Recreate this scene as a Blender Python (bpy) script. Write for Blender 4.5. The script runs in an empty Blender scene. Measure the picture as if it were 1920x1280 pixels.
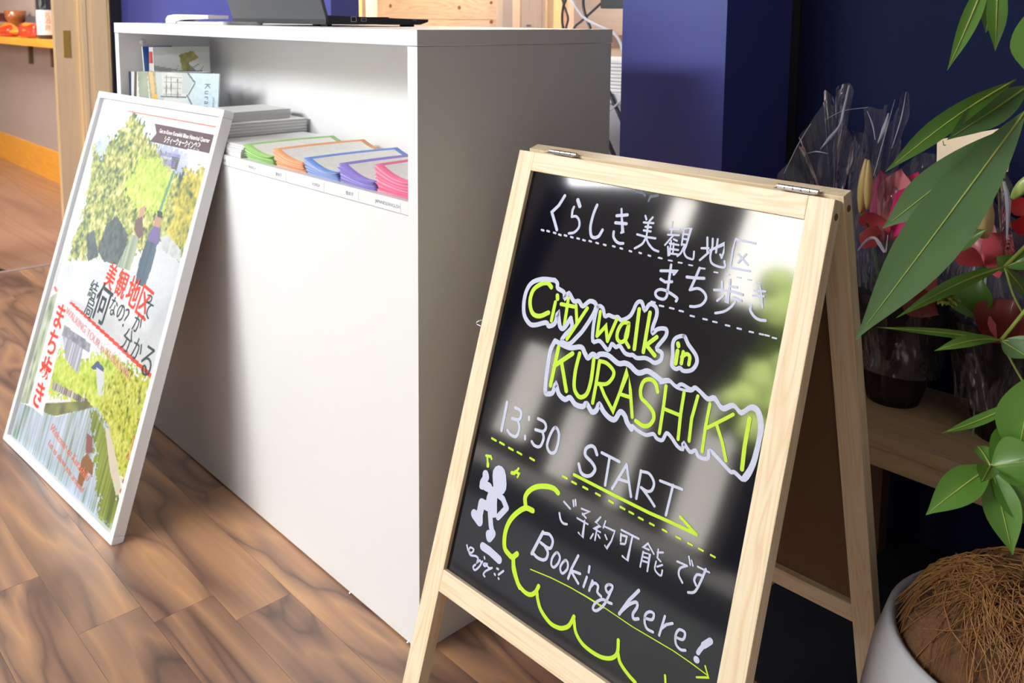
import bpy, bmesh, math, random
import numpy as np
from mathutils import Vector, Matrix
random.seed(7); rng = np.random.default_rng(11)
sc = bpy.context.scene
COL = sc.collection
V = Vector
R = math.radians

# ---------------------------------------------------------------- camera
F_PX, PPX, PPY = 1646.48, 960.0, 229.85
YAW, PITCH, ROLL = 0.80942, -0.116605, 0.008728
CAM = V((1.04279, -0.79850, 1.01586))
_cy, _sy, _cp, _sp = math.cos(YAW), math.sin(YAW), math.cos(PITCH), math.sin(PITCH)
FW = V((-_sy*_cp, _cy*_cp, _sp)); _r = V((_cy, _sy, 0)); _u = _r.cross(FW)
RT = _r*math.cos(ROLL) + _u*math.sin(ROLL); UP = -_r*math.sin(ROLL) + _u*math.cos(ROLL)
cam_data = bpy.data.cameras.new('camera'); cam = bpy.data.objects.new('camera', cam_data); COL.objects.link(cam)
cam_data.sensor_width = 36.0; cam_data.lens = 36.0*F_PX/1920.0
cam_data.shift_x = 0.0; cam_data.shift_y = -(640.0-PPY)/1920.0
cam_data.dof.use_dof = True; cam_data.dof.focus_distance = 1.12; cam_data.dof.aperture_fstop = 11.0
cam_data.clip_start = 0.02; cam_data.clip_end = 200
cam.matrix_world = Matrix(((RT.x, UP.x, -FW.x, CAM.x), (RT.y, UP.y, -FW.y, CAM.y), (RT.z, UP.z, -FW.z, CAM.z), (0, 0, 0, 1)))
sc.camera = cam

def ray(px, py):
    return FW + RT*((px-PPX)/F_PX) - UP*((py-PPY)/F_PX)
def at(px, py, **k):
    """where the line of sight through a pixel of the 1920x1280 photograph meets the plane x=, y= or z="""
    (ax, v), = k.items(); i = 'xyz'.index(ax); d = ray(px, py)
    return CAM + d*((v-CAM[i])/d[i])
def deep(px, py, d):
    return CAM + ray(px, py)*d

# ---------------------------------------------------------------- world, lights, exposure
sc.view_settings.view_transform = 'Standard'; sc.view_settings.look = 'None'
sc.view_settings.gamma = 1.0; sc.view_settings.use_curve_mapping = False
sc.view_settings.exposure = 0.1
w = bpy.data.worlds.new('world'); sc.world = w; w.use_nodes = True
bg = w.node_tree.nodes['Background']; bg.inputs[0].default_value = (0.80, 0.90, 1.0, 1); bg.inputs[1].default_value = 1.8
def area(name, loc, target, sx, sy, power, col, spread=180):
    l = bpy.data.lights.new(name, 'AREA'); l.shape = 'RECTANGLE'; l.size = sx; l.size_y = sy
    l.energy = power; l.color = col; l.spread = R(spread)
    o = bpy.data.objects.new(name, l); COL.objects.link(o); o.location = loc
    o.rotation_euler = (V(target)-V(loc)).to_track_quat('-Z', 'Z').to_euler(); return o
# daylight that falls in through the open shop front
area('shopfront_daylight', (-1.25, -2.9, 2.3), (-0.55, 0, 0.45), 2.6, 0.5, 120, (0.95, 0.975, 1.0))
area('doorway_fill', (-1.75, -0.75, 2.5), (-2.6, 0.2, 0.2), 0.7, 0.5, 15, (1.0, 0.97, 0.92), 120)  # added fill light, brightens the doorway post
area('counter_side_fill', (1.7, -1.3, 2.45), (0.2, 0.2, 0.4), 0.8, 0.8, 2.4, (0.92, 1.0, 0.96))  # added weak fill for the counter's shaded right side
# added fill lights, unseen, for the back room and the room on the left
area('back_room_fill', (-1.7, 1.9, 2.35), (-1.9, 2.3, 1.0), 1.2, 0.5, 110, (1.0, 0.95, 0.88))
area('side_room_fill', (-4.6, -0.4, 2.3), (-4.7, 0.6, 0.7), 1.0, 0.8, 50, (1.0, 0.93, 0.84))
sun = bpy.data.lights.new('sun', 'SUN'); sun.energy = 110.0; sun.angle = R(0.6); sun.color = (1, 0.96, 0.9)
so = bpy.data.objects.new('sun', sun); COL.objects.link(so); so.rotation_euler = V((-0.25, -0.8, -0.75)).to_track_quat('-Z', 'Z').to_euler()

# ---------------------------------------------------------------- materials
def srgb(r, g, b):
    f = lambda c: ((c/255+0.055)/1.055)**2.4 if c > 10 else c/255/12.92
    return (f(r), f(g), f(b), 1)
_M = {}
def mat(name, col, rough=0.5, metal=0.0, spec=0.5, coat=0.0, noise=0.0, nscale=30, bump=0.0, bscale=200, sheen=0.0, trans=0.0, alpha=1.0, emis=0.0):
    if name in _M: return _M[name]
    m = bpy.data.materials.new(name); m.use_nodes = True; nt = m.node_tree; b = nt.nodes['Principled BSDF']
    b.inputs['Base Color'].default_value = col; b.inputs['Roughness'].default_value = rough
    b.inputs['Metallic'].default_value = metal; b.inputs['Specular IOR Level'].default_value = spec
    b.inputs['Coat Weight'].default_value = coat; b.inputs['Coat Roughness'].default_value = 0.05
    b.inputs['Transmission Weight'].default_value = trans; b.inputs['Alpha'].default_value = alpha
    if emis:
        b.inputs['Emission Color'].default_value = col; b.inputs['Emission Strength'].default_value = emis
    tc = nt.nodes.new('ShaderNodeTexCoord')
    if noise:
        n = nt.nodes.new('ShaderNodeTexNoise'); n.inputs['Scale'].default_value = nscale; n.inputs['Detail'].default_value = 4
        mp = nt.nodes.new('ShaderNodeMapRange'); mp.inputs['To Min'].default_value = 1-noise; mp.inputs['To Max'].default_value = 1+noise
        mx = nt.nodes.new('ShaderNodeMix'); mx.data_type = 'RGBA'; mx.blend_type = 'MULTIPLY'; mx.inputs[0].default_value = 1
        nt.links.new(tc.outputs['Object'], n.inputs['Vector']); nt.links.new(n.outputs['Fac'], mp.inputs[0])
        mx.inputs[6].default_value = col; nt.links.new(mp.outputs[0], mx.inputs[7]); nt.links.new(mx.outputs[2], b.inputs['Base Color'])
    if bump:
        n2 = nt.nodes.new('ShaderNodeTexNoise'); n2.inputs['Scale'].default_value = bscale; n2.inputs['Detail'].default_value = 3
        bp = nt.nodes.new('ShaderNodeBump'); bp.inputs['Strength'].default_value = bump; bp.inputs['Distance'].default_value = 0.01
        nt.links.new(tc.outputs['Object'], n2.inputs['Vector']); nt.links.new(n2.outputs['Fac'], bp.inputs['Height']); nt.links.new(bp.outputs[0], b.inputs['Normal'])
    _M[name] = m; return m
def wood(name, light, dark, ring=18, rough=0.5, contrast=1.0, along=0, coat=0.0, knots=False):
    """grain runs along the object's own axis `along`"""
    if name in _M: return _M[name]
    m = bpy.data.materials.new(name); m.use_nodes = True; nt = m.node_tree; L = nt.links; N = nt.nodes.new
    b = nt.nodes['Principled BSDF']; b.inputs['Roughness'].default_value = rough; b.inputs['Coat Weight'].default_value = coat; b.inputs['Coat Roughness'].default_value = 0.12
    tc = N('ShaderNodeTexCoord'); oi = N('ShaderNodeObjectInfo'); ml = N('ShaderNodeMath'); ml.operation = 'MULTIPLY'; ml.inputs[1].default_value = 37.0
    L.new(oi.outputs['Random'], ml.inputs[0]); ad = N('ShaderNodeVectorMath'); ad.operation = 'ADD'
    L.new(tc.outputs['Object'], ad.inputs[0]); L.new(ml.outputs[0], ad.inputs[1])
    mp = N('ShaderNodeMapping'); s = [ring, ring, ring]; s[along] = ring*0.07; mp.inputs['Scale'].default_value = s
    L.new(ad.outputs[0], mp.inputs['Vector'])
    n = N('ShaderNodeTexNoise'); n.inputs['Scale'].default_value = 1.0; n.inputs['Detail'].default_value = 2; n.inputs['Distortion'].default_value = 0.6
    L.new(mp.outputs[0], n.inputs['Vector'])
    mm = N('ShaderNodeMath'); mm.operation = 'MULTIPLY'; mm.inputs[1].default_value = 9.0; L.new(n.outputs['Fac'], mm.inputs[0])
    fr = N('ShaderNodeMath'); fr.operation = 'PINGPONG'; fr.inputs[1].default_value = 0.5; L.new(mm.outputs[0], fr.inputs[0])
    cr = N('ShaderNodeValToRGB'); cr.color_ramp.elements[0].position = 0.0; cr.color_ramp.elements[1].position = 0.62
    cr.color_ramp.elements[0].color = [light[i]*(1-contrast*0.45)+dark[i]*contrast*0.45 for i in range(3)]+[1]
    cr.color_ramp.elements[1].color = light
    m2 = N('ShaderNodeMath'); m2.operation = 'MULTIPLY'; m2.inputs[1].default_value = 2; L.new(fr.outputs[0], m2.inputs[0]); L.new(m2.outputs[0], cr.inputs[0])
    f = N('ShaderNodeTexNoise'); f.inputs['Scale'].default_value = 6.0; f.inputs['Detail'].default_value = 5; L.new(mp.outputs[0], f.inputs['Vector'])
    mr = N('ShaderNodeMapRange'); mr.inputs['To Min'].default_value = 0.90; mr.inputs['To Max'].default_value = 1.08; L.new(f.outputs['Fac'], mr.inputs[0])
    mx = N('ShaderNodeMix'); mx.data_type = 'RGBA'; mx.blend_type = 'MULTIPLY'; mx.inputs[0].default_value = 1
    L.new(cr.outputs[0], mx.inputs[6]); L.new(mr.outputs[0], mx.inputs[7]); L.new(mx.outputs[2], b.inputs['Base Color'])
    _M[name] = m; return m
def attr_mat(name, rough=0.5, coat=0.0):
    m = bpy.data.materials.new(name); m.use_nodes = True; nt = m.node_tree; b = nt.nodes['Principled BSDF']
    a = nt.nodes.new('ShaderNodeVertexColor'); a.layer_name = 'print'; nt.links.new(a.outputs[0], b.inputs['Base Color'])
    b.inputs['Roughness'].default_value = rough; b.inputs['Coat Weight'].default_value = coat; b.inputs['Coat Roughness'].default_value = 0.03
    return m

laminate = mat('white_laminate', (0.83, 0.83, 0.84, 1), 0.42, bump=0.02, bscale=900)
laminate_in = laminate
pine = wood('pine', srgb(243, 224, 192), srgb(222, 178, 122), ring=34, rough=0.45, contrast=1.0)
pine_far = wood('pine_board', srgb(250, 222, 182), srgb(226, 160, 105), ring=22, rough=0.55, contrast=0.9)
honey = wood('honey_wood', srgb(255, 224, 170), srgb(246, 206, 144), ring=11, rough=0.5, contrast=0.45, along=2)
orange = wood('orange_wood', srgb(244, 172, 60), srgb(220, 128, 30), ring=14, rough=0.35, contrast=0.7)
olive_wood = wood('stool_wood', srgb(214, 186, 148), srgb(168, 132, 94), ring=20, rough=0.6, contrast=0.7)
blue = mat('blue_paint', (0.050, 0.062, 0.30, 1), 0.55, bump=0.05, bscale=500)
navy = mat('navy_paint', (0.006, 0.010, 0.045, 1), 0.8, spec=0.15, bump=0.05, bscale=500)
plaster = mat('mauve_plaster', srgb(168, 150, 142), 0.9, noise=0.05, nscale=8, bump=0.1, bscale=300)
black = mat('black', (0.012, 0.012, 0.014, 1), 0.5)
glossblack = mat('board_surface', (0.005, 0.005, 0.010, 1), 0.06, spec=0.6)
whitep = mat('white_plastic', (0.82, 0.83, 0.85, 1), 0.35)
metal = mat('steel', (0.45, 0.42, 0.40, 1), 0.3, metal=1.0)
brass = mat('brass', srgb(226, 188, 84), 0.35, metal=0.6)
dark_gap = mat('shadow_gap', (0.01, 0.01, 0.012, 1), 0.8)
paper = mat('paper', (0.86, 0.86, 0.84, 1), 0.7)
ink = mat('ink', (0.02, 0.02, 0.03, 1), 0.6)

# ---------------------------------------------------------------- helpers
def tag(o, label=None, cat=None, group=None, kind=None):
    if label: o['label'] = label
    if cat: o['category'] = cat
    if group: o['group'] = group
    if kind: o['kind'] = kind
    return o
def empty(name, loc=(0, 0, 0), label=None, cat=None, group=None, rot=None, matrix=None, kind=None):
    o = bpy.data.objects.new(name, None); COL.objects.link(o); o.empty_display_size = 0.05
    if matrix is not None: o.matrix_world = matrix
    else:
        o.location = loc
        if rot: o.rotation_euler = rot
    return tag(o, label, cat, group, kind)
def obj(name, bm, m, parent=None, matrix=None, smooth=False, world=False):
    me = bpy.data.meshes.new(name)
    bmesh.ops.recalc_face_normals(bm, faces=bm.faces) if smooth != 'keep' else None
    bm.to_mesh(me); bm.free()
    if smooth: me.polygons.foreach_set('use_smooth', [True]*len(me.polygons))
    for k in (m if isinstance(m, (list, tuple)) else [m]): me.materials.append(k)
    return link(name, me, parent, matrix, world)
def link(name, me, parent=None, matrix=None, world=False):
    o = bpy.data.objects.new(name, me); COL.objects.link(o)
    if parent: o.parent = parent
    if matrix is not None:
        if parent and world: o.matrix_basis = gm(parent).inverted() @ matrix
        else: o.matrix_basis = matrix
    elif parent and world: o.matrix_basis = gm(parent).inverted()
    return o
def gm(o):
    return (gm(o.parent) @ o.matrix_basis) if o.parent else o.matrix_basis
def fr(o, x, y, z=None):
    """frame matrix from origin, x axis and y axis"""
    x = V(x).normalized(); y = V(y); y = (y-x*y.dot(x)).normalized(); z = x.cross(y)
    return Matrix(((x.x, y.x, z.x, o[0]), (x.y, y.y, z.y, o[1]), (x.z, y.z, z.z, o[2]), (0, 0, 0, 1)))
def add_box(bm, lo, hi, mtx=None, bev=0.0, mi=0):
    vs = [bm.verts.new((x, y, z)) for x in (lo[0], hi[0]) for y in (lo[1], hi[1]) for z in (lo[2], hi[2])]
    fs = [bm.faces.new([vs[i] for i in f]) for f in ((0, 1, 3, 2), (4, 6, 7, 5), (0, 4, 5, 1), (2, 3, 7, 6), (0, 2, 6, 4), (1, 5, 7, 3))]
    for f in fs: f.material_index = mi
    if bev:
        es = list({e for f in fs for e in f.edges}); r = bmesh.ops.bevel(bm, geom=es, offset=bev, segments=2, profile=0.7, affect='EDGES'); vs = list({v for f in r['faces'] for v in f.verts} | {v for v in vs if v.is_valid})
        for f in r['faces']: f.material_index = mi
    if mtx is not None: bmesh.ops.transform(bm, matrix=mtx, verts=[v for v in vs if v.is_valid])
    return vs
def box(name, lo, hi, m, parent=None, bev=0.0, matrix=None, world=False):
    """box whose own origin is its low corner's middle so that grain follows its axes"""
    lo, hi = V(lo), V(hi); c = (lo+hi)/2; h = (hi-lo)/2; bm = bmesh.new(); add_box(bm, -h, h, bev=bev)
    T = Matrix.Translation(c); M = (matrix @ T) if matrix is not None else T
    return obj(name, bm, m, parent, M, world=world)
def tube_pts(bm, pts, r, n=8, cap=True, mi=0):
    pts = [V(p) for p in pts]; rr = r if isinstance(r, (list, tuple)) else [r]*len(pts); rings = []; prev = None
    for i, p in enumerate(pts):
        t = (pts[min(i+1, len(pts)-1)]-pts[max(i-1, 0)]).normalized()
        if prev is None: a = V((0, 0, 1)) if abs(t.z) < 0.9 else V((1, 0, 0)); x = t.cross(a).normalized()
        else: x = (prev-t*prev.dot(t)).normalized()
        prev = x; y = t.cross(x)
        rings.append([bm.verts.new(p+(x*math.cos(2*math.pi*k/n)+y*math.sin(2*math.pi*k/n))*rr[i]) for k in range(n)])
    for a, b in zip(rings, rings[1:]):
        for k in range(n): bm.faces.new((a[k], a[(k+1) % n], b[(k+1) % n], b[k])).material_index = mi
    if cap: bm.faces.new(rings[0][::-1]); bm.faces.new(rings[-1])
def lathe(bm, prof, n=32, c=(0, 0, 0), wob=None, close=False):
    rings = []
    for j, (r, z) in enumerate(prof):
        rings.append([bm.verts.new((c[0]+(r+(wob(j, 2*math.pi*k/n) if wob else 0))*math.cos(2*math.pi*k/n), c[1]+(r+(wob(j, 2*math.pi*k/n) if wob else 0))*math.sin(2*math.pi*k/n), c[2]+z)) for k in range(n)])
    for a, b in zip(rings, rings[1:]):
        for k in range(n): bm.faces.new((a[k], a[(k+1) % n], b[(k+1) % n], b[k]))
    if close:
        bm.faces.new(rings[0][::-1]); bm.faces.new(rings[-1])
def smoothpts(p, k=5):
    p = [V(a) for a in p]
    if len(p) < 3: return p
    e = [2*p[0]-p[1]]+p+[2*p[-1]-p[-2]]; o = []
    for i in range(1, len(e)-2):
        a, b, c, d = e[i-1:i+3]
        for j in range(k):
            t = j/k; o.append(.5*(2*b+(c-a)*t+(2*a-5*b+4*c-d)*t*t+(3*b-3*c+d-a)*t**3))
    return o+[p[-1]]
def ribbon(bm, pts, w, z=0.0, mi=0):
    """flat painted stroke in the XY plane of its object, round ends"""
    pts = [V((p[0], p[1], 0)) for p in pts]; L = []; Rr = []
    for i, p in enumerate(pts):
        t = (pts[min(i+1, len(pts)-1)]-pts[max(i-1, 0)])
        if t.length < 1e-9: t = V((1, 0, 0))
        t.normalize(); n = V((-t.y, t.x, 0)); ww = w*0.5
        if 0 < i < len(pts)-1:
            a = (pts[i]-pts[i-1]); b = (pts[i+1]-pts[i])
            if a.length > 1e-9 and b.length > 1e-9:
                cs = max(0.45, math.sqrt(max(0, (1+a.normalized().dot(b.normalized()))/2))); ww = w*0.5/cs
        L.append(p+n*ww); Rr.append(p-n*ww)
    vl = [bm.verts.new((a.x, a.y, z)) for a in L]; vr = [bm.verts.new((a.x, a.y, z)) for a in Rr]
    for i in range(len(pts)-1):
        bm.faces.new((vl[i], vr[i], vr[i+1], vl[i+1])).material_index = mi
    for p, q in ((pts[0], pts[1]), (pts[-1], pts[-2])):
        d = (p-q); d = d.normalized() if d.length > 1e-9 else V((1, 0, 0)); n = V((-d.y, d.x, 0))
        vs = [bm.verts.new((*(p+(n*math.cos(a)+d*math.sin(a))*w*0.5)[:2], z)) for a in [math.pi*k/6 for k in range(7)]]
        bm.faces.new(vs[::-1]).material_index = mi
_dg = None
def text_mesh(body, size, ax='CENTER', bold=0.0, ex=0.0, sx=1.0, shear=0.0, vertical=False, spacing=1.0):
    cu = bpy.data.curves.new('txt', 'FONT'); cu.body = body; cu.size = size; cu.align_x = ax; cu.align_y = 'CENTER'
    cu.offset = bold; cu.extrude = ex; cu.shear = shear; cu.resolution_u = 3; cu.space_character = spacing
    o = bpy.data.objects.new('txt', cu); COL.objects.link(o); bpy.context.view_layer.update()
    me = bpy.data.meshes.new_from_object(o.evaluated_get(bpy.context.evaluated_depsgraph_get()))
    bpy.data.objects.remove(o)
    if sx != 1.0: me.transform(Matrix.Diagonal((sx, 1, 1, 1)))
    return me
def lettering(name, body, size, m, parent, x, y, z, ang=0.0, **k):
    me = text_mesh(body, size, **k); me.materials.clear(); me.materials.append(m); me.name = name
    return link(name, me, parent, Matrix.Translation((x, y, z)) @ Matrix.Rotation(ang, 4, 'Z'))
def vnoise(h, w_, cells, seed=0):
    g = np.random.default_rng(seed).random((cells[0]+2, cells[1]+2)); y = np.linspace(0, cells[0], h); x = np.linspace(0, cells[1], w_)
    yi = y.astype(int); xi = x.astype(int); fy = (y-yi)[:, None]; fx = (x-xi)[None]; fy = fy*fy*(3-2*fy); fx = fx*fx*(3-2*fx)
    return (g[yi][:, xi]*(1-fy)*(1-fx)+g[yi+1][:, xi]*fy*(1-fx)+g[yi][:, xi+1]*(1-fy)*fx+g[yi+1][:, xi+1]*fy*fx)
def inpoly(X, Y, poly):
    r = np.zeros(X.shape, bool); n = len(poly)
    for i in range(n):
        (x1, y1), (x2, y2) = poly[i], poly[(i+1) % n]
        if y1 == y2: continue
        c_ = ((y1 > Y) != (y2 > Y)) & (X < (x2-x1)*(Y-y1)/(y2-y1)+x1); r ^= c_
    return r
def print_mesh(name, img, w_, h_, m, parent, matrix=None, world=False):
    """a printed sheet: one coloured face per printed dot; img is rows from the bottom, sRGB 0..255"""
    nh, nw = img.shape[:2]; xs = np.linspace(0, w_, nw+1); ys = np.linspace(0, h_, nh+1)
    co = np.zeros(((nh+1)*(nw+1), 3)); XX, YY = np.meshgrid(xs, ys); co[:, 0] = XX.ravel(); co[:, 1] = YY.ravel()
    i = (np.arange(nh)[:, None]*(nw+1)+np.arange(nw)[None]).ravel(); f = np.stack([i, i+1, i+nw+2, i+nw+1], 1)
    me = bpy.data.meshes.new(name); me.vertices.add(len(co)); me.vertices.foreach_set('co', co.ravel())
    me.loops.add(f.size); me.loops.foreach_set('vertex_index', f.ravel()); me.polygons.add(len(f))
    me.polygons.foreach_set('loop_start', np.arange(len(f))*4); me.update(calc_edges=True)
    c_ = np.clip(img/255, 0, 1); lin = np.where(c_ <= 0.04045, c_/12.92, ((c_+0.055)/1.055)**2.4)
    a = me.color_attributes.new('print', 'FLOAT_COLOR', 'CORNER')
    rgba = np.ones((len(f)*4, 4)); rgba[:, :3] = np.repeat(lin.reshape(-1, 3), 4, axis=0); a.data.foreach_set('color', rgba.ravel())
    me.materials.append(m); return link(name, me, parent, matrix, world)
def bez(a, b, c, n):
    return [a*(1-t)**2+b*2*t*(1-t)+c*t*t for t in [i/n for i in range(n+1)]]

# ================================================================ SETTING
def struct(o, label=None):
    o['kind'] = 'structure'
    if label: o['label'] = label
    return o
# floor: figured walnut planks laid parallel to the counter
def floor_material():
    m = bpy.data.materials.new('figured_walnut'); m.use_nodes = True; nt = m.node_tree; L = nt.links; N = nt.nodes.new
    b = nt.nodes['Principled BSDF']; tc = N('ShaderNodeTexCoord'); oi = N('ShaderNodeObjectInfo')
    sc_ = N('ShaderNodeMath'); sc_.operation = 'MULTIPLY'; sc_.inputs[1].default_value = 53.0; L.new(oi.outputs['Random'], sc_.inputs[0])
    ad = N('ShaderNodeVectorMath'); ad.operation = 'ADD'; L.new(tc.outputs['Object'], ad.inputs[0]); L.new(sc_.outputs[0], ad.inputs[1])
    mp = N('ShaderNodeMapping'); mp.inputs['Scale'].default_value = (2.0, 9, 1); L.new(ad.outputs[0], mp.inputs['Vector'])
    w1 = N('ShaderNodeTexNoise'); w1.inputs['Scale'].default_value = 1.0; w1.inputs['Detail'].default_value = 1.5; w1.inputs['Distortion'].default_value = 0.5; L.new(mp.outputs[0], w1.inputs['Vector'])
    k = N('ShaderNodeMath'); k.operation = 'MULTIPLY'; k.inputs[1].default_value = 4.6; L.new(w1.outputs['Fac'], k.inputs[0])
    pp = N('ShaderNodeMath'); pp.operation = 'PINGPONG'; pp.inputs[1].default_value = 0.5; L.new(k.outputs[0], pp.inputs[0])
    k2 = N('ShaderNodeMath'); k2.operation = 'MULTIPLY'; k2.inputs[1].default_value = 2.0; L.new(pp.outputs[0], k2.inputs[0])
    big = N('ShaderNodeTexNoise'); big.inputs['Scale'].default_value = 0.55; big.inputs['Detail'].default_value = 1; L.new(mp.outputs[0], big.inputs['Vector'])
    fine = N('ShaderNodeTexNoise'); fine.inputs['Scale'].default_value = 1.0; fine.inputs['Detail'].default_value = 6
    mp2 = N('ShaderNodeMapping'); mp2.inputs['Scale'].default_value = (3, 60, 1); L.new(ad.outputs[0], mp2.inputs['Vector']); L.new(mp2.outputs[0], fine.inputs['Vector'])
    a1 = N('ShaderNodeMath'); a1.operation = 'MULTIPLY_ADD'; a1.inputs[1].default_value = 0.30; L.new(k2.outputs[0], a1.inputs[0])
    a2 = N('ShaderNodeMath'); a2.operation = 'MULTIPLY_ADD'; a2.inputs[1].default_value = 1.0; a2.inputs[2].default_value = -0.22; L.new(big.outputs['Fac'], a2.inputs[0]); L.new(a2.outputs[0], a1.inputs[2])
    a3 = N('ShaderNodeMath'); a3.operation = 'MULTIPLY_ADD'; a3.inputs[1].default_value = 0.40; a3.inputs[2].default_value = -0.20; L.new(fine.outputs['Fac'], a3.inputs[0])
    a4 = N('ShaderNodeMath'); a4.operation = 'ADD'; L.new(a1.outputs[0], a4.inputs[0]); L.new(a3.outputs[0], a4.inputs[1])
    cr = N('ShaderNodeValToRGB'); e = cr.color_ramp.elements; e[0].position = 0.14; e[0].color = srgb(110, 82, 70); e[1].position = 0.88; e[1].color = srgb(232, 186, 130)
    for p_, c_ in ((0.30, srgb(134, 100, 82)), (0.45, srgb(160, 120, 94)), (0.60, srgb(184, 138, 102)), (0.74, srgb(208, 158, 110))):
        x = e.new(p_); x.color = c_
    L.new(a4.outputs[0], cr.inputs[0])
    dn = N('ShaderNodeMapRange'); dn.inputs['From Max'].default_value = 0.22; dn.inputs['To Min'].default_value = 0.46; dn.inputs['To Max'].default_value = 1.0; dn.interpolation_type = 'SMOOTHSTEP'
    L.new(k2.outputs[0], dn.inputs[0]); mxd = N('ShaderNodeMix'); mxd.data_type = 'RGBA'; mxd.blend_type = 'MULTIPLY'; mxd.inputs[0].default_value = 0.5
    L.new(cr.outputs[0], mxd.inputs[6]); L.new(dn.outputs[0], mxd.inputs[7]); L.new(mxd.outputs[2], b.inputs['Base Color'])
    b.inputs['Roughness'].default_value = 0.36; b.inputs['Coat Weight'].default_value = 0.5; b.inputs['Coat Roughness'].default_value = 0.3
    bp = N('ShaderNodeBump'); bp.inputs['Strength'].default_value = 0.06; bp.inputs['Distance'].default_value = 0.005; L.new(fine.outputs['Fac'], bp.inputs['Height']); L.new(bp.outputs[0], b.inputs['Normal'])
    return m
walnut = floor_material()
floor = struct(box('floor', (-2.8, -3.1, -0.06), (2.4, 3.0, -0.0045), mat('floor_underlay', srgb(84, 52, 38), 0.6)), 'dark walnut plank floor of the shop')
ROW = 0.1038; butts = {-4: -0.63, -3: -0.42, -2: -0.364, -1: -0.275, 0: -0.7}
for r_ in range(-11, 8):
    y0 = -0.075+ROW*r_; st = butts.get(r_, -1.0+random.random()*0.9)
    xs = [x for x in [st+0.92*k for k in range(-4, 5)] if -2.8 < x < 2.1]; xs = [-2.8]+xs+[2.1]
    for x0, x1 in zip(xs, xs[1:]):
        if x1-x0 < 0.05: continue
        bm = bmesh.new(); hx, hy = (x1-x0)/2-0.0002, ROW/2-0.0002
        add_box(bm, (-hx, -hy, -0.003), (hx, hy, 0.0012), bev=0.0004)
        obj('floor_plank', bm, walnut, floor, Matrix.Translation((x0+hx+0.0004, y0+ROW/2, -0.0012)), world=True)
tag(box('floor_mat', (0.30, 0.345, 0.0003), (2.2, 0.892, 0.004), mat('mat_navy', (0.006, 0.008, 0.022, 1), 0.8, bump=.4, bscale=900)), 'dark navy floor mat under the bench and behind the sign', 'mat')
struct(box('floor_glare', (-2.8, -3.1, -0.05), (2.4, -1.26, 0.001), mat('floor_glare_grey', (0.36, 0.36, 0.36, 1), 0.6, noise=.1, nscale=6)), 'unseen pale grey floor slab added for its reflection in the board')  # unseen slab, added; its grey stands in for sky glare on the floor
# lower floor of the side room, seen through the doorway
f2 = struct(box('floor_2', (-8.5, -3.1, -0.12), (-2.83, 1.1, -0.035), wood('side_room_floor_wood', srgb(176, 136, 112), srgb(120, 84, 64), ring=5, rough=0.3, contrast=0.9)), 'smooth brown floor of the room on the left')
struct(box('trim_1', (-2.83, -3.1, -0.06), (-2.80, 1.0, 0.002), mat('threshold_metal', srgb(170, 150, 140), 0.3)), 'thin pale edge strip where the walnut floor steps down')
# side room wall, baseboard
struct(box('wall_side_room', (-8.5, 0.92, -0.05), (-3.15, 1.0, 2.6), plaster), 'mauve grey plaster wall of the side room')
struct(box('baseboard_side_room', (-8.5, 0.90, -0.035), (-3.15, 0.921, 0.158), orange, bev=0.002), 'orange varnished baseboard along the grey wall')
struct(box('wall_left_end', (-8.6, -3.1, -0.1), (-8.5, 1.0, 2.6), plaster), 'far end wall of the side room')
# doorway: post and sliding door edge
ya, yb, yc, yd = 0.378, 0.472, 0.600, 0.618
post = struct(empty('door_1', (-3.0, 0.5, 0)), 'pale honey wood doorway post with a sliding door beside it')
box('door_post', (-3.10, yb, -0.06), (-3.0, yc, 2.6), honey, post, bev=0.003, world=True)
box('post_groove', (-3.0005, yb+0.012, -0.06), (-2.9965, yb+0.030, 2.6), honey, post, world=True)
box('post_groove', (-3.0005, yb+0.052, -0.06), (-2.9975, yc-0.010, 2.6), honey, post, world=True)
sd = box('sliding_door_stile', (-3.045, ya, -0.03), (-3.012, yb+0.001, 2.1), honey, post, bev=0.002, world=True)
pl = at(119, 57, x=-3.008); pr = at(133, 107, x=-3.008)
bm = bmesh.new(); add_box(bm, (-0.0035, pl.y-0.002, pr.z), (0.0, pr.y+0.002, pl.z), bev=0.001); add_box(bm, (-0.0005, pr.y-0.005, pr.z+0.004), (0.0015, pr.y-0.001, pl.z-0.004))
obj('finger_pull', bm, brass, sd, Matrix.Translation((-3.0085, 0, 0)), world=True)['label'] = 'recessed brass finger pull'
# blue wall behind the counter, pillar, navy wall
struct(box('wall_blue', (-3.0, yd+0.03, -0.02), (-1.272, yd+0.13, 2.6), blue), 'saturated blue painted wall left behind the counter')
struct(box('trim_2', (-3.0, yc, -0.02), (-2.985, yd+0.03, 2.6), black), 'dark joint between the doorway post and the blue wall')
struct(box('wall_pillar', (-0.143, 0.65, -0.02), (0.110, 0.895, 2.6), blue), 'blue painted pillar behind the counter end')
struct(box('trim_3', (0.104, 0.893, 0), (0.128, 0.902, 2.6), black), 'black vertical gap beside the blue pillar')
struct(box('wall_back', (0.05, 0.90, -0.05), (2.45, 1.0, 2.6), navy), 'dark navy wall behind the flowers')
struct(box('wall_right', (2.4, -3.1, -0.05), (2.5, 1.0, 2.6), mat('right_wall', (0.45, 0.42, 0.38, 1), 0.8)), 'plain wall on the right outside the view')
struct(box('ceiling', (-8.5, -3.1, 2.6), (2.5, 3.0, 2.7), mat('ceiling_boards', (0.30, 0.27, 0.24, 1), 0.8)), 'plain ceiling')
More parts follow.
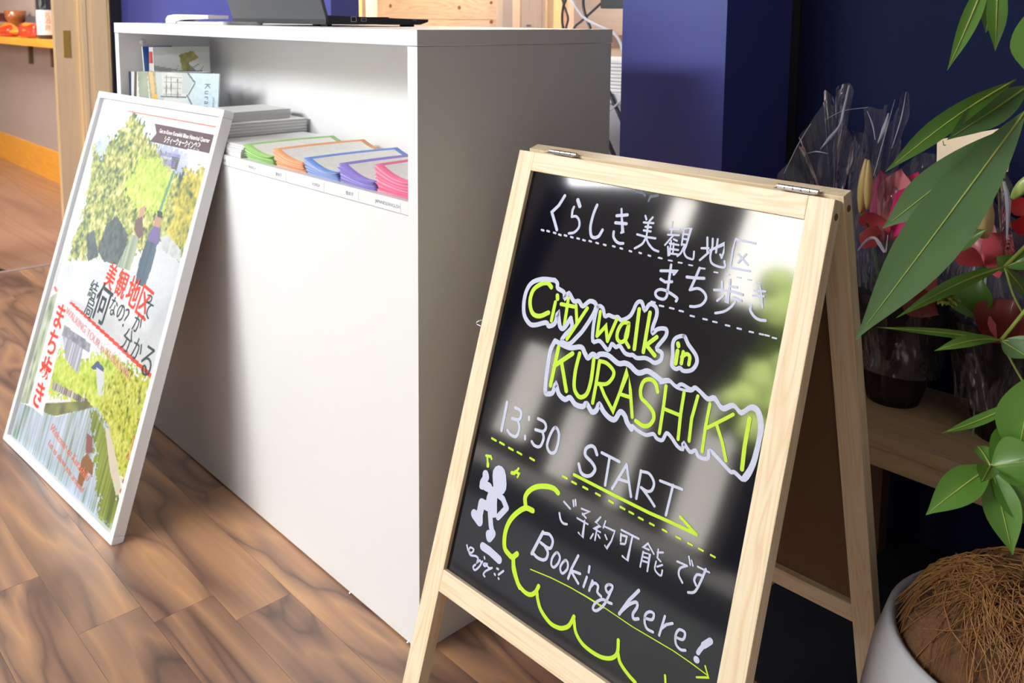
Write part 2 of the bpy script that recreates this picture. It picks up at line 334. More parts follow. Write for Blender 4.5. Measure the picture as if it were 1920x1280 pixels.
# back room: pine wall built of boards, frame posts
YB = 2.2
px = lambda p, y=YB: at(p, 25, y=y).x
bw = struct(box('wall_staff_room', (-5.2, YB+0.04, -0.05), (1.0, YB+0.1, 2.6), mat('beige_board', srgb(214, 184, 158), 0.8, noise=0.08, nscale=5)), 'beige wall behind the counter')
x0, x1 = px(693), px(931)
pb = [at(800, 36, y=YB).z]
for zz in (pb[0]-0.30, pb[0]-0.15, pb[0], pb[0]+0.15, pb[0]+0.30):
    o = box('pine_board', (x0, YB, zz), (x1, YB+0.03, zz+0.148), pine_far, bw, bev=0.002, world=True)
kn = mat('knot', srgb(150, 96, 70), 0.7)
for p_, q_, r_ in ((732, 11, .010), (861, 14, .010), (921, 5, .008), (921, 41, .009), (801, 38, .004)):
    c_ = at(p_, q_, y=YB-0.001); bm = bmesh.new(); bmesh.ops.create_circle(bm, cap_ends=True, radius=r_, segments=14)
    obj('knot', bm, kn, bw, Matrix.Translation(c_) @ Matrix.Rotation(R(90), 4, 'X') @ Matrix.Diagonal((1.3, 1, 1, 1)), world=True)
def upright(name, pa, pb_, y, m, d=0.05, z=2.6):
    return struct(box(name, (px(pa, y), y, -0.02), (px(pb_, y), y+d, z), m, bev=0.002))
cream = wood('cream_wood', srgb(246, 226, 190), srgb(226, 190, 140), ring=20, rough=0.5, contrast=0.5, along=2)
tan = wood('tan_wood', srgb(236, 190, 118), srgb(206, 146, 70), ring=20, rough=0.5, contrast=0.7, along=2)
upright('trim_4', 618, 663, 1.6, tan)['label'] = 'tan wooden upright beside the blue wall'
upright('trim_5', 664, 686, 1.9, cream)['label'] = 'cream narrow upright next to the tan one'
upright('trim_6', 687, 694, 2.12, cream)['label'] = 'narrow cream lip at the left end of the knotty pine boards'
upright('trim_7', 930, 942, 2.10, cream)['label'] = 'bright cream edge at the right end of the knotty pine boards'
upright('trim_8', 942, 961, 2.05, mat('grey_beige_trim', srgb(206, 192, 170), 0.7))['label'] = 'grey beige upright right of the knotty pine boards'
upright('trim_9', 966, 977, 2.1, mat('brown_beige_trim', srgb(196, 160, 132), 0.7))['label'] = 'narrow brown upright right of the knotty pine boards'
p10 = upright('trim_10', 977, 1016, 1.9, cream); p10['label'] = 'wide cream pine post with a small grey plate'
upright('trim_11', 1017, 1023, 1.89, cream)['label'] = 'thin rounded strip between two pine posts'
upright('trim_12', 1024, 1038, 1.9, wood('gold_wood', srgb(252, 226, 170), srgb(230, 190, 110), ring=20, contrast=0.5, along=2))['label'] = 'golden pine post right of the wide one'
upright('trim_13', 1038, 1049, 1.95, mat('pink_beige_trim', srgb(204, 172, 144), 0.7))['label'] = 'pinkish beige edge behind the cables'
c_ = at(992, 48, y=1.895); bm = bmesh.new(); add_box(bm, (-0.011, -0.006, -0.005), (0.011, 0, 0.005), bev=0.001)
for k in range(5): add_box(bm, (-0.009+k*0.004, -0.008, -0.003), (-0.007+k*0.004, -0.006, 0.003))
tag(obj('latch_plate', bm, metal, None, Matrix.Translation(c_)), 'small grey metal plate low on the cream pine post', 'latch')
# boards of the beige corner behind the gap: horizontal rail
zt, zb_ = at(1155, 66, y=1.55).z, at(1155, 85, y=1.55).z
struct(box('trim_14', (-1.3, 1.55, zb_), (-0.35, 1.60, zt), mat('rail_brown', srgb(150, 118, 98), 0.7)), 'brown horizontal rail behind the gap beside the counter')
struct(box('wall_gap', (-1.15, 1.6, -0.02), (0.0, 1.65, 2.6), wood('pink_pine', srgb(236, 206, 176), srgb(214, 170, 130), ring=12, contrast=0.5)), 'pinkish pine panel behind the gap beside the counter')

# shop front beyond the camera (reflected in the glossy board)
dkwood = mat('dark_street_wood', (0.010, 0.008, 0.007, 1), 0.9, spec=0.03)
wh = mat('street_plaster', (0.80, 0.80, 0.78, 1), 0.8)
struct(box('ground_street', (-14, -12, -0.15), (8, -3.1, -0.06), mat('paving', (0.075, 0.072, 0.07, 1), 0.8, noise=0.2, nscale=2)), 'grey paving outside')
fac = struct(box('wall_street', (-14, -9.3, -0.1), (8, -9.0, 4.6), dkwood), 'dark timber facade across the street')
box('reflection_panel', (-4.8, -9.0, 2.85), (-3.3, -8.96, 4.5), wh, fac, world=True)  # this and the next are shaped to reflect as white blobs in the board
box('reflection_panel', (-5.95, -9.0, 3.6), (-5.6, -8.96, 4.1), wh, fac, world=True)
for a_, b_, z0, z1 in ((-7.4, -6.8, 0.2, 1.5), (-6.3, -5.9, 0.0, 0.9), (-4.4, -3.9, 0.0, 1.7), (-3.2, -2.4, 0.4, 1.5), (-5.3, -5.1, 0.0, 2.0)):
    box('reflection_panel', (a_, -9.0, z0), (b_, -8.97, z1), mat('reflection_grey', (0.30, 0.295, 0.28, 1), 0.8), fac, world=True)  # added pale panels for the grey streaks reflected in the board
struct(box('trim_15', (-8.5, -3.2, 2.25), (2.5, -3.08, 2.6), dkwood), 'lintel over the open shop front')
for x_ in (-5.2, -2.75, 1.9): struct(box('trim_16', (x_-0.06, -3.2, -0.1), (x_+0.06, -3.08, 2.3), dkwood), 'post of the open shop front')
g_ = mat('hedge_green', srgb(150, 168, 96), 0.8, noise=0.4, nscale=9)
bm = bmesh.new()
for i in range(64):
    c_ = V((-3.10+random.gauss(0, 0.10), -7.6+random.gauss(0, 0.2), 1.2+i*0.024)); r_ = 0.11+random.random()*0.12
    bmesh.ops.create_icosphere(bm, subdivisions=2, radius=r_, matrix=Matrix.Translation(c_))
tree = empty('street_tree', (-3.15, -7.6, -0.06), 'slender bright green tree across the street, outside the view', 'tree')
obj('foliage', bm, g_, tree, world=True)
bm = bmesh.new(); tube_pts(bm, [(-3.12, -7.6, -0.06), (-3.1, -7.6, 1.2)], 0.05); obj('trunk', bm, dkwood, tree, world=True)

# ================================================================ COUNTER
W_, D_, H_, T_, S_ = 1.2333, 0.4446, 1.0, 0.0241, 0.0245
NZ, NT, ND = 0.737, 0.0213, 0.235
ct = empty('reception_counter', (0, 0, 0), 'large white laminate reception counter with an open brochure niche', 'counter')
box('top_panel', (-W_, -0.0008, H_-T_), (0.0008, D_+0.002, H_), laminate, ct, bev=0.0007, world=True)
box('side_panel', (-S_, 0, 0), (0, D_, H_-T_-0.0012), laminate, ct, bev=0.0006, world=True)
box('side_panel', (-W_+0.001, 0, 0), (-W_+S_, D_, H_-T_-0.0012), laminate, ct, bev=0.0006, world=True)
box('front_panel', (-W_+S_, 0.0006, 0.004), (-S_, 0.02, NZ-NT-0.0012), laminate, ct, bev=0.0004, world=True)
box('niche_shelf', (-W_+S_, 0.0, NZ-NT), (-S_, ND, NZ), laminate, ct, bev=0.0004, world=True)
box('niche_back', (-W_+S_, ND, NZ), (-S_, ND+0.015, H_-T_-0.001), laminate, ct, world=True)
box('back_shelf', (-W_+S_, ND+0.015, 0.45), (-S_, D_-0.01, 0.468), laminate, ct, world=True)
box('plinth', (-W_+S_, 0.03, 0.0), (-S_, 0.045, 0.06), mat('plinth_dark', (0.05, 0.045, 0.045, 1), 0.6), ct, world=True)
pin = at(267, 78, x=-W_+S_); bm = bmesh.new(); bmesh.ops.create_uvsphere(bm, u_segments=16, v_segments=8, radius=0.008)
obj('shelf_pin', bm, whitep, ct, Matrix.Translation((-W_+S_, max(0.05, pin.y), pin.z)), smooth=True, world=True)['label'] = 'round white screw cap'
for x_ in (-0.03, -0.20): # steel feet glinting at the base
    bm = bmesh.new(); bmesh.ops.create_uvsphere(bm, u_segments=8, v_segments=6, radius=0.0022); obj('foot_stud', bm, mat('stud', (0.9, 0.9, 0.9, 1), 0.2, metal=1), ct, Matrix.Translation((x_, -0.001, 0.0035)), world=True)
# language stickers on the shelf edge
FRONT = Matrix(((1, 0, 0, 0), (0, 0, -1, 0), (0, 1, 0, 0), (0, 0, 0, 1)))   # xy plane -> xz plane facing -y
sticker = mat('sticker', (0.93, 0.93, 0.95, 1), 0.3)
inkb = mat('sticker_ink', srgb(80, 80, 120), 0.6)
for p_, q_, t_, wd in ((421, 298, 'THAI', .030), (474, 314.5, 'FRENCH', .034), (524, 331, '繁体字', .036), (594, 349, 'KOREA', .038), (657, 366, '簡体字', .038), (728, 384, 'JAPANESE/ENGLISH', .056)):
    c_ = at(p_, q_, y=-0.0005); zc = NZ-NT/2-0.001
    e_ = box('sticker', (c_.x-wd/2, -0.0006, zc-0.0078), (c_.x+wd/2+0.004, 0.0001, zc+0.0078), sticker, ct, world=True)
    me = text_mesh(t_, 0.0078); me.materials.clear(); me.materials.append(inkb)
    link('lettering', me, e_, Matrix.Translation((c_.x-0.002, -0.0008, zc)) @ FRONT, world=True)

# ---------------------------------------------------------------- leaflets: folded A4 sheets, one object each
def leaflet_mesh(L_, wd, tilt, sag, th):
    """length runs along +y, width along +x; left edge is the folded one"""
    bm = bmesh.new(); n = 14; m_ = 16; g = {}
    for s in (0, 1):
        for i in range(n+1):
            for j in range(m_+1):
                x = wd*i/n; y = L_*j/m_; u = i/n
                z = tilt*(1-u)**1.7 + sag*math.sin(math.pi*u)*-1 + 0.004*math.sin(math.pi*j/m_)*0.3 + s*th*(1-0.5*u)
                g[s, i, j] = bm.verts.new((x, y, z))
    for i in range(n):
        for j in range(m_):
            f = bm.faces.new((g[1, i, j], g[1, i+1, j], g[1, i+1, j+1], g[1, i, j+1])); f.material_index = 0 if (0 < i < n-1 and 0 < j < m_-1) else 1
            bm.faces.new((g[0, i, j], g[0, i, j+1], g[0, i+1, j+1], g[0, i+1, j])).material_index = 1
    for i in range(n):
        bm.faces.new((g[0, i, 0], g[0, i+1, 0], g[1, i+1, 0], g[1, i, 0])).material_index = 1; bm.faces.new((g[0, i, m_], g[1, i, m_], g[1, i+1, m_], g[0, i+1, m_])).material_index = 1
    for j in range(m_):
        bm.faces.new((g[0, 0, j], g[1, 0, j], g[1, 0, j+1], g[0, 0, j+1])).material_index = 1; bm.faces.new((g[0, n, j], g[0, n, j+1], g[1, n, j+1], g[1, n, j])).material_index = 1
    me = bpy.data.meshes.new('leaflet'); bm.to_mesh(me); bm.free(); me.polygons.foreach_set('use_smooth', [True]*len(me.polygons)); return me
cover = mat('leaflet_cover', (0.88, 0.87, 0.83, 1), 0.5, noise=0.12, nscale=120)
piles = [  # colour word, x left, width, length, n, height left, height right, colour, tilt
    ('pink', -0.1225, 0.0935, 0.205, 17, 0.046, 0.030, srgb(240, 120, 160), 'at the right end of the niche'),
    ('purple', -0.2310, 0.104, 0.205, 15, 0.034, 0.016, srgb(146, 132, 212), 'between the blue pile and the pink pile'),
    ('blue', -0.3430, 0.108, 0.205, 14, 0.030, 0.016, srgb(112, 150, 222), 'between the orange pile and the purple pile'),
    ('orange', -0.4550, 0.108, 0.205, 14, 0.034, 0.020, srgb(238, 168, 118), 'between the green pile and the blue pile'),
    ('green', -0.5720, 0.112, 0.205, 12, 0.030, 0.018, srgb(158, 204, 120), 'left of the orange pile'),
]
for nm, xl, wd, L_, n, hl, hr, col, where in piles:
    c1 = mat(nm+'_paper', col, 0.6); c2 = mat(nm+'_paper_pale', tuple(min(1, c*0.55+0.36) for c in col[:3])+(1,), 0.6)
    tl = hl-hr; me1 = None
    for k in range(n):
        f_ = (k+0.5)/n; me = leaflet_mesh(L_, wd, tl*f_, 0.0045*f_, max(0.0008, hr/n*0.8))
        me.materials.append(cover); me.materials.append(c1 if k % 3 else (c1 if k == n-1 else c2))
        o = link(nm+'_leaflet', me); o.location = (xl+random.uniform(-.0012, .0012), 0.004+random.uniform(0, .005)+0.006*(1-f_), NZ+0.0004+hr*k/n)
        o.rotation_euler.z = random.uniform(-.02, .02)*0.5
        if k == n-1: tag(o, f'top {nm} edged folded leaflet of its pile, {where}', 'leaflet', nm+' leaflets piled in the niche')
        else: tag(o, f'{nm} folded leaflet buried in its pile {where}', 'leaflet', nm+' leaflets piled in the niche')
# white and grey magazines further left
wc = mat('magazine_white', (0.82, 0.82, 0.82, 1), 0.4); gc = mat('magazine_grey_edge', (0.50, 0.50, 0.50, 1), 0.6)
def magazine(x, y, z, wd, L_, th, label, grp, rz=0.0, c1=wc, c2=gc):
    bm = bmesh.new(); add_box(bm, (0, 0, 0), (wd, L_, th*0.22)); add_box(bm, (0.001, 0.001, th*0.22), (wd-0.001, L_-0.001, th*0.80), mi=1); add_box(bm, (0, 0, th*0.80), (wd, L_, th))
    o = obj('magazine', bm, [c1, c2]); o.location = (x, y, z); o.rotation_euler.z = rz; return tag(o, label, 'magazine', grp)
z_ = NZ+0.0004; 
for k in range(6):
    magazine(-0.700+0.001*k, 0.006+0.004*random.random(), z_+k*0.0042, 0.118, 0.205, 0.0038, ('top' if k == 5 else 'buried') + ' white folded leaflet in the low white pile left of the green pile', 'white leaflets in the niche', random.uniform(-.04, .04), wc, mat('white_edge', (.66, .66, .70, 1), .6))
for k in range(8):
    magazine(-0.885+0.002*random.random(), 0.020+0.002*random.random(), z_+k*0.0068, 0.180, 0.205, 0.0062, ('top' if k == 7 else 'buried') + ' white magazine in the lower grey edged pile by the poster corner', 'magazines in the lower grey pile', random.uniform(-.02, .02))
for k in range(9):
    magazine(-0.868+0.002*random.random(), 0.022+0.004*random.random(), z_+(8*0.0068)+k*0.0022, 0.132, 0.180, 0.0020, ('top' if k == 8 else 'buried') + ' thin magazine in the narrow pile on top of the thicker grey pile', 'thin magazines on the grey pile', random.uniform(-.02, .02))

# ---------------------------------------------------------------- brochures standing in the left end of the niche
pm = attr_mat('brochure_print', 0.3, coat=0.3)
def paint(nw, nh, base):
    a = np.zeros((nh, nw, 3)); a[:] = base; return a
def fillp(a, poly, col, amp=0, cells=(10, 10), seed=0):
    nh, nw = a.shape[:2]; X, Y = np.meshgrid((np.arange(nw)+.5)/nw, (np.arange(nh)+.5)/nh); m_ = inpoly(X, Y, poly)
    c_ = np.array(col, float)
    if amp: a[m_] = (c_+(vnoise(nh, nw, cells, seed)[..., None]-.5)*2*amp)[m_]
    else: a[m_] = c_
def line(a, x0, y0, x1, y1, t, col):
    dx, dy = x1-x0, y1-y0; l = math.hypot(dx, dy); nx, ny = -dy/l*t/2, dx/l*t/2
    fillp(a, [(x0+nx, y0+ny), (x1+nx, y1+ny), (x1-nx, y1-ny), (x0-nx, y0-ny)], col)
def brochure(name, pTL, pTR, hgt, lean, img, label, rough=None, back=None, grp=None):
    """standing booklet: top-left and top-right corners, leaning back by `lean`"""
    pTR.z = pTL.z; ex = (pTR-pTL); wd = ex.length; ex.normalize(); bk = V((0, 0, 1)).cross(ex)   # pointing away from the viewer
    up = V((0, 0, 1))*math.cos(lean)+bk*math.sin(lean); O = pTL-up*hgt; print('BRO', [round(c_, 3) for c_ in (*O, *pTL, *pTR)])
    M = fr(O, ex, up); t = empty(name, label=label, cat='brochure', matrix=M, group=grp)
    bm = bmesh.new(); add_box(bm, (0, 0, -0.0045), (wd, hgt, -0.0004), bev=0.0003); obj('pages', bm, back or paper, t)
    print_mesh('cover', img, wd, hgt, pm, t); return t, wd, hgt
BG = 'brochures standing in the left end of the niche'
def ltwh(px_, py_, d): return deep(px_, py_, d)
base_z = NZ
# street view cover (upper), with a red and a blue one behind it
def up_h(p): return p.z-base_z
q0 = at(286, 88, x=-1.150); q1 = at(392, 92, y=.196)
im = paint(60, 70, (232, 234, 232)); fillp(im, [(0, 1), (1, 1), (1, .93), (0, .9)], (214, 220, 214))
fillp(im, [(0, .78), (.55, .70), (.55, .64), (0, .72)], (176, 180, 172)); fillp(im, [(.55, .84), (.72, .72), (1, .45), (1, .3), (.66, .62)], (150, 150, 140))
fillp(im, [(.45, .9), (.7, .95), (.8, .86), (.62, .80), (.66, .66), (.55, .55), (.42, .56), (.5, .7)], (160, 158, 90), 25, (20, 20), 3)
fillp(im, [(.3, .72), (.5, .72), (.5, .5), (.3, .5)], (190, 200, 196), 25, (9, 9), 4); fillp(im, [(.4, .46), (.75, .46), (.8, .40), (.4, .40)], (90, 96, 96))
for i in range(9): line(im, random.random()*.4, .2+random.random()*.5, random.random()*.6+.3, .2+random.random()*.6, .012, (150, 150, 150))
brochure('brochure', q0, q1, (q0.z-base_z)/math.cos(R(5)), R(5), im, 'brochure with a sketched canal street cover, upper right of the standing ones', grp=BG)
q0 = at(279, 88, x=-1.18); q1 = at(300, 89, x=-1.165)
im = paint(14, 70, (240, 238, 238)); fillp(im, [(.0, .95), (1, .95), (1, .80), (0, .80)], (206, 90, 84), 40, (6, 3), 5); fillp(im, [(.2, .6), (1, .6), (1, .5), (.2, .5)], (70, 70, 90))
brochure('brochure', q0, q1, (q0.z-base_z)/math.cos(R(5)), R(5), im, 'narrow white brochure edge with a red print beside the blue one', grp=BG)
q0 = at(267, 87, x=-1.195); q1 = at(380, 87, y=.222)
nn = 70; im = np.zeros((nn, 40, 3)); tt = np.linspace(0, 1, nn)[:, None, None]; im[:] = np.array((200, 216, 238))*(1-tt**1.5)+np.array((40, 100, 205))*tt**1.5
brochure('brochure', q0, q1, (q0.z-base_z)/math.cos(R(5)), R(5), im, 'blue gradient brochure at the back of the standing ones', grp=BG)
# lower row
q0 = at(258, 134, x=-1.14); q1 = at(411, 134.5, y=.135)
im = paint(120, 90, (196, 222, 240)); tt = np.linspace(0, 1, 120)[None, :, None]
im[:] = np.array((206, 208, 204))*(1-tt)+np.array((214, 236, 250))*tt; im += (vnoise(90, 120, (30, 40), 8)[..., None]-.5)*14
fillp(im, [(.0, 1), (.12, 1), (.2, 0), (.08, 0)], (146, 156, 140), 14); fillp(im, [(.12, 1), (.22, 1), (.32, 0), (.24, 0)], (172, 160, 126), 20, (20, 20), 2)
fillp(im, [(.14, 1), (.19, 1), (.25, .4), (.22, .4)], (214, 180, 130)); fillp(im, [(.21, .62), (.29, .66), (.30, .38), (.24, .36)], (228, 180, 76), 20)
fillp(im, [(.22, 1), (.3, 1), (.4, 0), (.32, 0)], (190, 200, 204)); fillp(im, [(.3, 1), (.66, 1), (.66, .62), (.32, .58)], (214, 214, 210), 14, (12, 12), 9)
for a_, b_ in ((.36, .95), (.42, .93), (.5, .9)): line(im, a_, b_, a_+.01, b_-.34, .012, (120, 126, 132))
for y_ in (.92, .84, .74, .64): line(im, .33, y_, .55, y_, .012, (140, 150, 156))
fillp(im, [(.56, 1), (.64, .98), (.70, .86), (.62, .66), (.56, .66)], (196, 206, 210)); line(im, .62, 1, .715, .84, .018, (96, 112, 124)); line(im, .715, .84, .64, .64, .018, (96, 112, 124))
line(im, .3, .6, .62, .6, .016, (110, 116, 122)); line(im, .62, .64, .78, .26, .018, (100, 116, 128)); fillp(im, [(.34, .56), (.6, .58), (.72, .2), (.4, .16)], (226, 228, 226))
line(im, .38, .16, .78, .22, .014, (130, 136, 140)); line(im, .46, .42, .5, .3, .02, (120, 124, 126))
b1, bw_, bh_ = brochure('brochure', q0, q1, (q0.z-base_z)/math.cos(R(7)), R(7), im, 'pale blue brochure with a sketched white storehouse, at the front', grp=BG)
me = text_mesh('Kurashiki', 0.021, ax='LEFT', spacing=1.3); me.materials.clear(); me.materials.append(mat('brochure_ink', srgb(84, 110, 134), .6))
link('title_lettering', me, b1, Matrix.Translation((bw_*.865, bh_*.84, 0.0005)) @ Matrix.Rotation(R(-90), 4, 'Z'))
me = text_mesh('JAPAN HERITAGE', 0.008, ax='LEFT', spacing=1.1); me.materials.clear(); me.materials.append(_M['brochure_ink'])
link('subtitle_lettering', me, b1, Matrix.Translation((bw_*.945, bh_*.62, 0.0005)) @ Matrix.Rotation(R(-90), 4, 'Z'))
for i, (a_, b_, d_, col, txt) in enumerate(((252, 400, 1.915, (96, 88, 84), 'brown'), (246, 390, 1.930, (226, 232, 236), 'white'), (241, 380, 1.945, (70, 72, 110), 'dark navy'))):
    q0 = at(a_, 134, x=-1.14-.014*(i+1)); q1 = at(b_, 134, y=.14+.01*(i+1)); im = paint(30, 20, col); fillp(im, [(.035, 0), (.2, 0), (.2, 1), (.035, 1)], (232, 234, 236))
    brochure('brochure', q0, q1, (q0.z-base_z)/math.cos(R(7)), R(7), im, f'{txt} edged brochure fanned out behind the pale blue one', grp=BG)

# ---------------------------------------------------------------- laptop on the counter
lp = empty('laptop', (-0.59, 0.10, H_), 'dark grey laptop standing open with its lid towards the viewer', 'laptop')
lapg = mat('laptop_grey', (0.085, 0.09, 0.10, 1), 0.45, noise=0.05, nscale=300); lapb = mat('laptop_black', (0.03, 0.03, 0.034, 1), 0.4)
la = R(17); bm = bmesh.new(); add_box(bm, (-0.19, 0, 0), (0.19, 0.235, 0.007), bev=0.002)
M = Matrix.Translation((-0.59, 0.098, H_+0.006)) @ Matrix.Rotation(R(90)+la, 4, 'X') @ Matrix.Translation((0, 0, -0.0035))
obj('lid', bm, lapg, lp, M, world=True)
bm = bmesh.new(); add_box(bm, (-0.186, 0.006, 0.0), (0.186, 0.230, 0.0006)); 
obj('screen', bm, black, lp, M @ Matrix.Translation((0, 0, -0.0008)), world=True)
bm = bmesh.new()
for (y0, y1, a0, a1, b0, b1) in ((0.092, 0.335, 0.004, 0.021, 0.009, 0.0145),):
    vs = [bm.verts.new(v) for v in ((-0.78, y0, H_+a0), (-0.40, y0, H_+a0), (-0.40, y0, H_+a1), (-0.78, y0, H_+a1), (-0.78, y1-0.02, H_+0.004), (-0.40, y1-0.02, H_+0.004), (-0.40, y1, H_+b0+.001), (-0.78, y1, H_+b0+.001), (-0.40, y1, H_+b1), (-0.78, y1, H_+b1))]
    for f in ((0, 1, 2, 3), (4, 7, 6, 5), (7, 9, 8, 6), (3, 2, 8, 9), (0, 4, 5, 1), (1, 5, 6, 8, 2), (0, 3, 9, 7, 4)): bm.faces.new([vs[i] for i in f])
obj('base', bm, lapb, lp, world=True)
bm = bmesh.new(); add_box(bm, (-0.76, 0.16, H_+0.0155), (-0.42, 0.25, H_+0.0188)); obj('keyboard', bm, black, lp, world=True)
prt = mat('port_metal', (0.55, 0.58, 0.60, 1), 0.3, metal=1)
def port(y, z, w2, h2, nm):
    bm = bmesh.new(); add_box(bm, (-0.4002, y-w2, z-h2), (-0.3995, y+w2, z+h2), bev=0.0002); o = obj(nm, bm, prt, lp, world=True)
    bm = bmesh.new(); add_box(bm, (-0.3996, y-w2*.72, z-h2*.72), (-0.3992, y+w2*.72, z+h2*.72)); obj('socket', bm, black if nm == 'network_port' else lapg, o, world=True)
p1 = at(663, 36, x=-0.40); p2 = at(682, 37, x=-0.40); port(p1.y, p1.z, .0065, .0052, 'network_port'); port(p2.y, p2.z, .0062, .0036, 'video_port')
p3 = at(777, 38, x=-0.40); bm = bmesh.new(); add_box(bm, (-0.4001, p3.y-.005, p3.z-.0012), (-0.3994, p3.y+.005, p3.z+.0012)); obj('usb_port', bm, mat('usb_blue', srgb(40, 130, 180), .4), lp, world=True)
for x_ in (-0.42, -0.76):
    bm = bmesh.new(); add_box(bm, (x_-0.012, 0.285, H_), (x_+0.012, 0.305, H_+0.006), bev=0.002); obj('rubber_foot', bm, black, lp, world=True)
    bm = bmesh.new(); add_box(bm, (x_-0.012, 0.10, H_), (x_+0.012, 0.11, H_+0.005), bev=0.001); obj('rubber_foot', bm, black, lp, world=True)
# white plastic things at the left end of the counter top
a_ = at(311, 43, y=0.10); b_ = at(393, 43, y=0.10); hh = at(330, 27, y=0.10).z-H_
t = empty('tape_dispenser', (a_.x, 0.10, H_), 'white curved plastic dispenser lying at the far left end of the counter top', 'dispenser')
bm = bmesh.new(); n = 10; L1 = b_.x-a_.x
prof = [(0.0, 0.001), (-0.002, hh*.45), (0.012, hh*.85), (0.05, hh), (L1*.97, hh*.92), (L1*.97, hh*.55), (0.09, hh*.42), (0.055, hh*.2), (0.06, 0.001)]
v0 = [bm.verts.new((x, 0, z)) for x, z in prof]; v1 = [bm.verts.new((x, 0.05, z)) for x, z in prof]
bm.faces.new(v0); bm.faces.new(v1[::-1])
for i in range(len(prof)): bm.faces.new((v0[i], v1[i], v1[(i+1) % len(prof)], v0[(i+1) % len(prof)]))
obj('shell', bm, whitep, t); bm = bmesh.new(); add_box(bm, (0.05, 0.004, 0), (L1*1.25, 0.046, 0.005), bev=0.002); obj('tray', bm, whitep, t)
a_ = at(380, 46, y=0.05)
t = obj('phone', (lambda b: (add_box(b, (0, 0, 0), (0.17, 0.075, 0.006), bev=0.0025), b)[1])(bmesh.new()), mat('warm_white_plastic', (.78, .78, .74, 1), .3)); t.location = (a_.x, 0.03, H_)
tag(t, 'flat pale slab lying on the counter top left of the laptop', 'phone')
bm = bmesh.new(); bmesh.ops.create_cone(bm, segments=20, radius1=0.013, radius2=0.012, depth=0.007, cap_ends=True)
k_ = at(432, 45, y=0.03); o = obj('bottle_cap', bm, whitep); o.location = (k_.x, 0.018, H_+0.0035); tag(o, 'small round white cap in front of the laptop lid', 'cap')

# ================================================================ POSTER IN FRAME
PW, PH = 0.6243, 0.868; pth, pal = 0.0563, 0.3087
pex = V((math.cos(pth), math.sin(pth), 0)); pbk = V((-math.sin(pth), math.cos(pth), 0)); pup = V((0, 0, math.cos(pal)))+pbk*math.sin(pal)
PM = fr(V((-1.2569, -0.2906, 0.001)), pex, pup)
pf = empty('framed_poster', label='white framed town walk poster leaning against the counter front', cat='poster', matrix=PM)
frame_w = mat('frame_white', (0.86, 0.87, 0.90, 1), 0.35)
fw_, ft = 0.016, 0.020
for lo, hi in (((0, 0, -ft), (PW, fw_, 0.004)), ((0, PH-fw_, -ft), (PW, PH, 0.004)), ((0, fw_, -ft), (fw_, PH-fw_, 0.004)), ((PW-fw_, fw_, -ft), (PW, PH-fw_, 0.004))):
    bm = bmesh.new(); add_box(bm, lo, hi, bev=0.003); o = obj('frame_rail', bm, frame_w, pf)
bm = bmesh.new(); add_box(bm, (fw_, fw_, -ft+0.002), (PW-fw_, PH-fw_, -0.008)); obj('backing_board', bm, mat('backing', srgb(120, 104, 90), .8), pf)
CELL = 2.6; nu, nv = int((PW*1000-2*15)/CELL), int((PH*1000-2*15)/CELL)
US, VS = np.meshgrid(15+(np.arange(nu)+.5)*(PW*1000-30)/nu, 15+(np.arange(nv)+.5)*(PH*1000-30)/nv)
img = np.zeros((nv, nu, 3)); img[:] = (244, 245, 250)
N1 = vnoise(nv, nu, (90, 64), 1)[..., None]; N2 = vnoise(nv, nu, (40, 28), 2)[..., None]; N3 = vnoise(nv, nu, (12, 9), 3)[..., None]; N4 = vnoise(nv, nu, (160, 110), 4)[..., None]; NV = vnoise(nv, nu, (10, 120), 5)[..., None]
def mixc(t, *cs):
    cs = [np.array(c, float) for c in cs]; t = np.clip(t, 0, 0.9999)*(len(cs)-1); i = t.astype(int)[..., 0]; f = t-i[..., None]; C_ = np.array(cs+[cs[-1]]); return C_[i]*(1-f)+C_[i+1]*f
leafA = mixc(N1*.5+N2*.4+N4*.45-.17, (36, 62, 34), (96, 118, 44), (176, 180, 74), (226, 220, 130), (250, 248, 210))
leafB = mixc(N1*.5+N2*.3+N4*.3-.05, (96, 136, 36), (190, 214, 60), (222, 236, 110), (240, 246, 180))
leafC = mixc(N1*.5+N2*.4+N4*.4-.15, (60, 84, 30), (160, 160, 40), (226, 206, 60), (244, 232, 130))
riv = mixc(NV*.7+N3*.3, (90, 120, 80), (170, 190, 190), (200, 216, 240), (226, 236, 248))
rivg = mixc(NV*.7+N3*.3, (70, 90, 30), (140, 160, 60), (190, 200, 110))
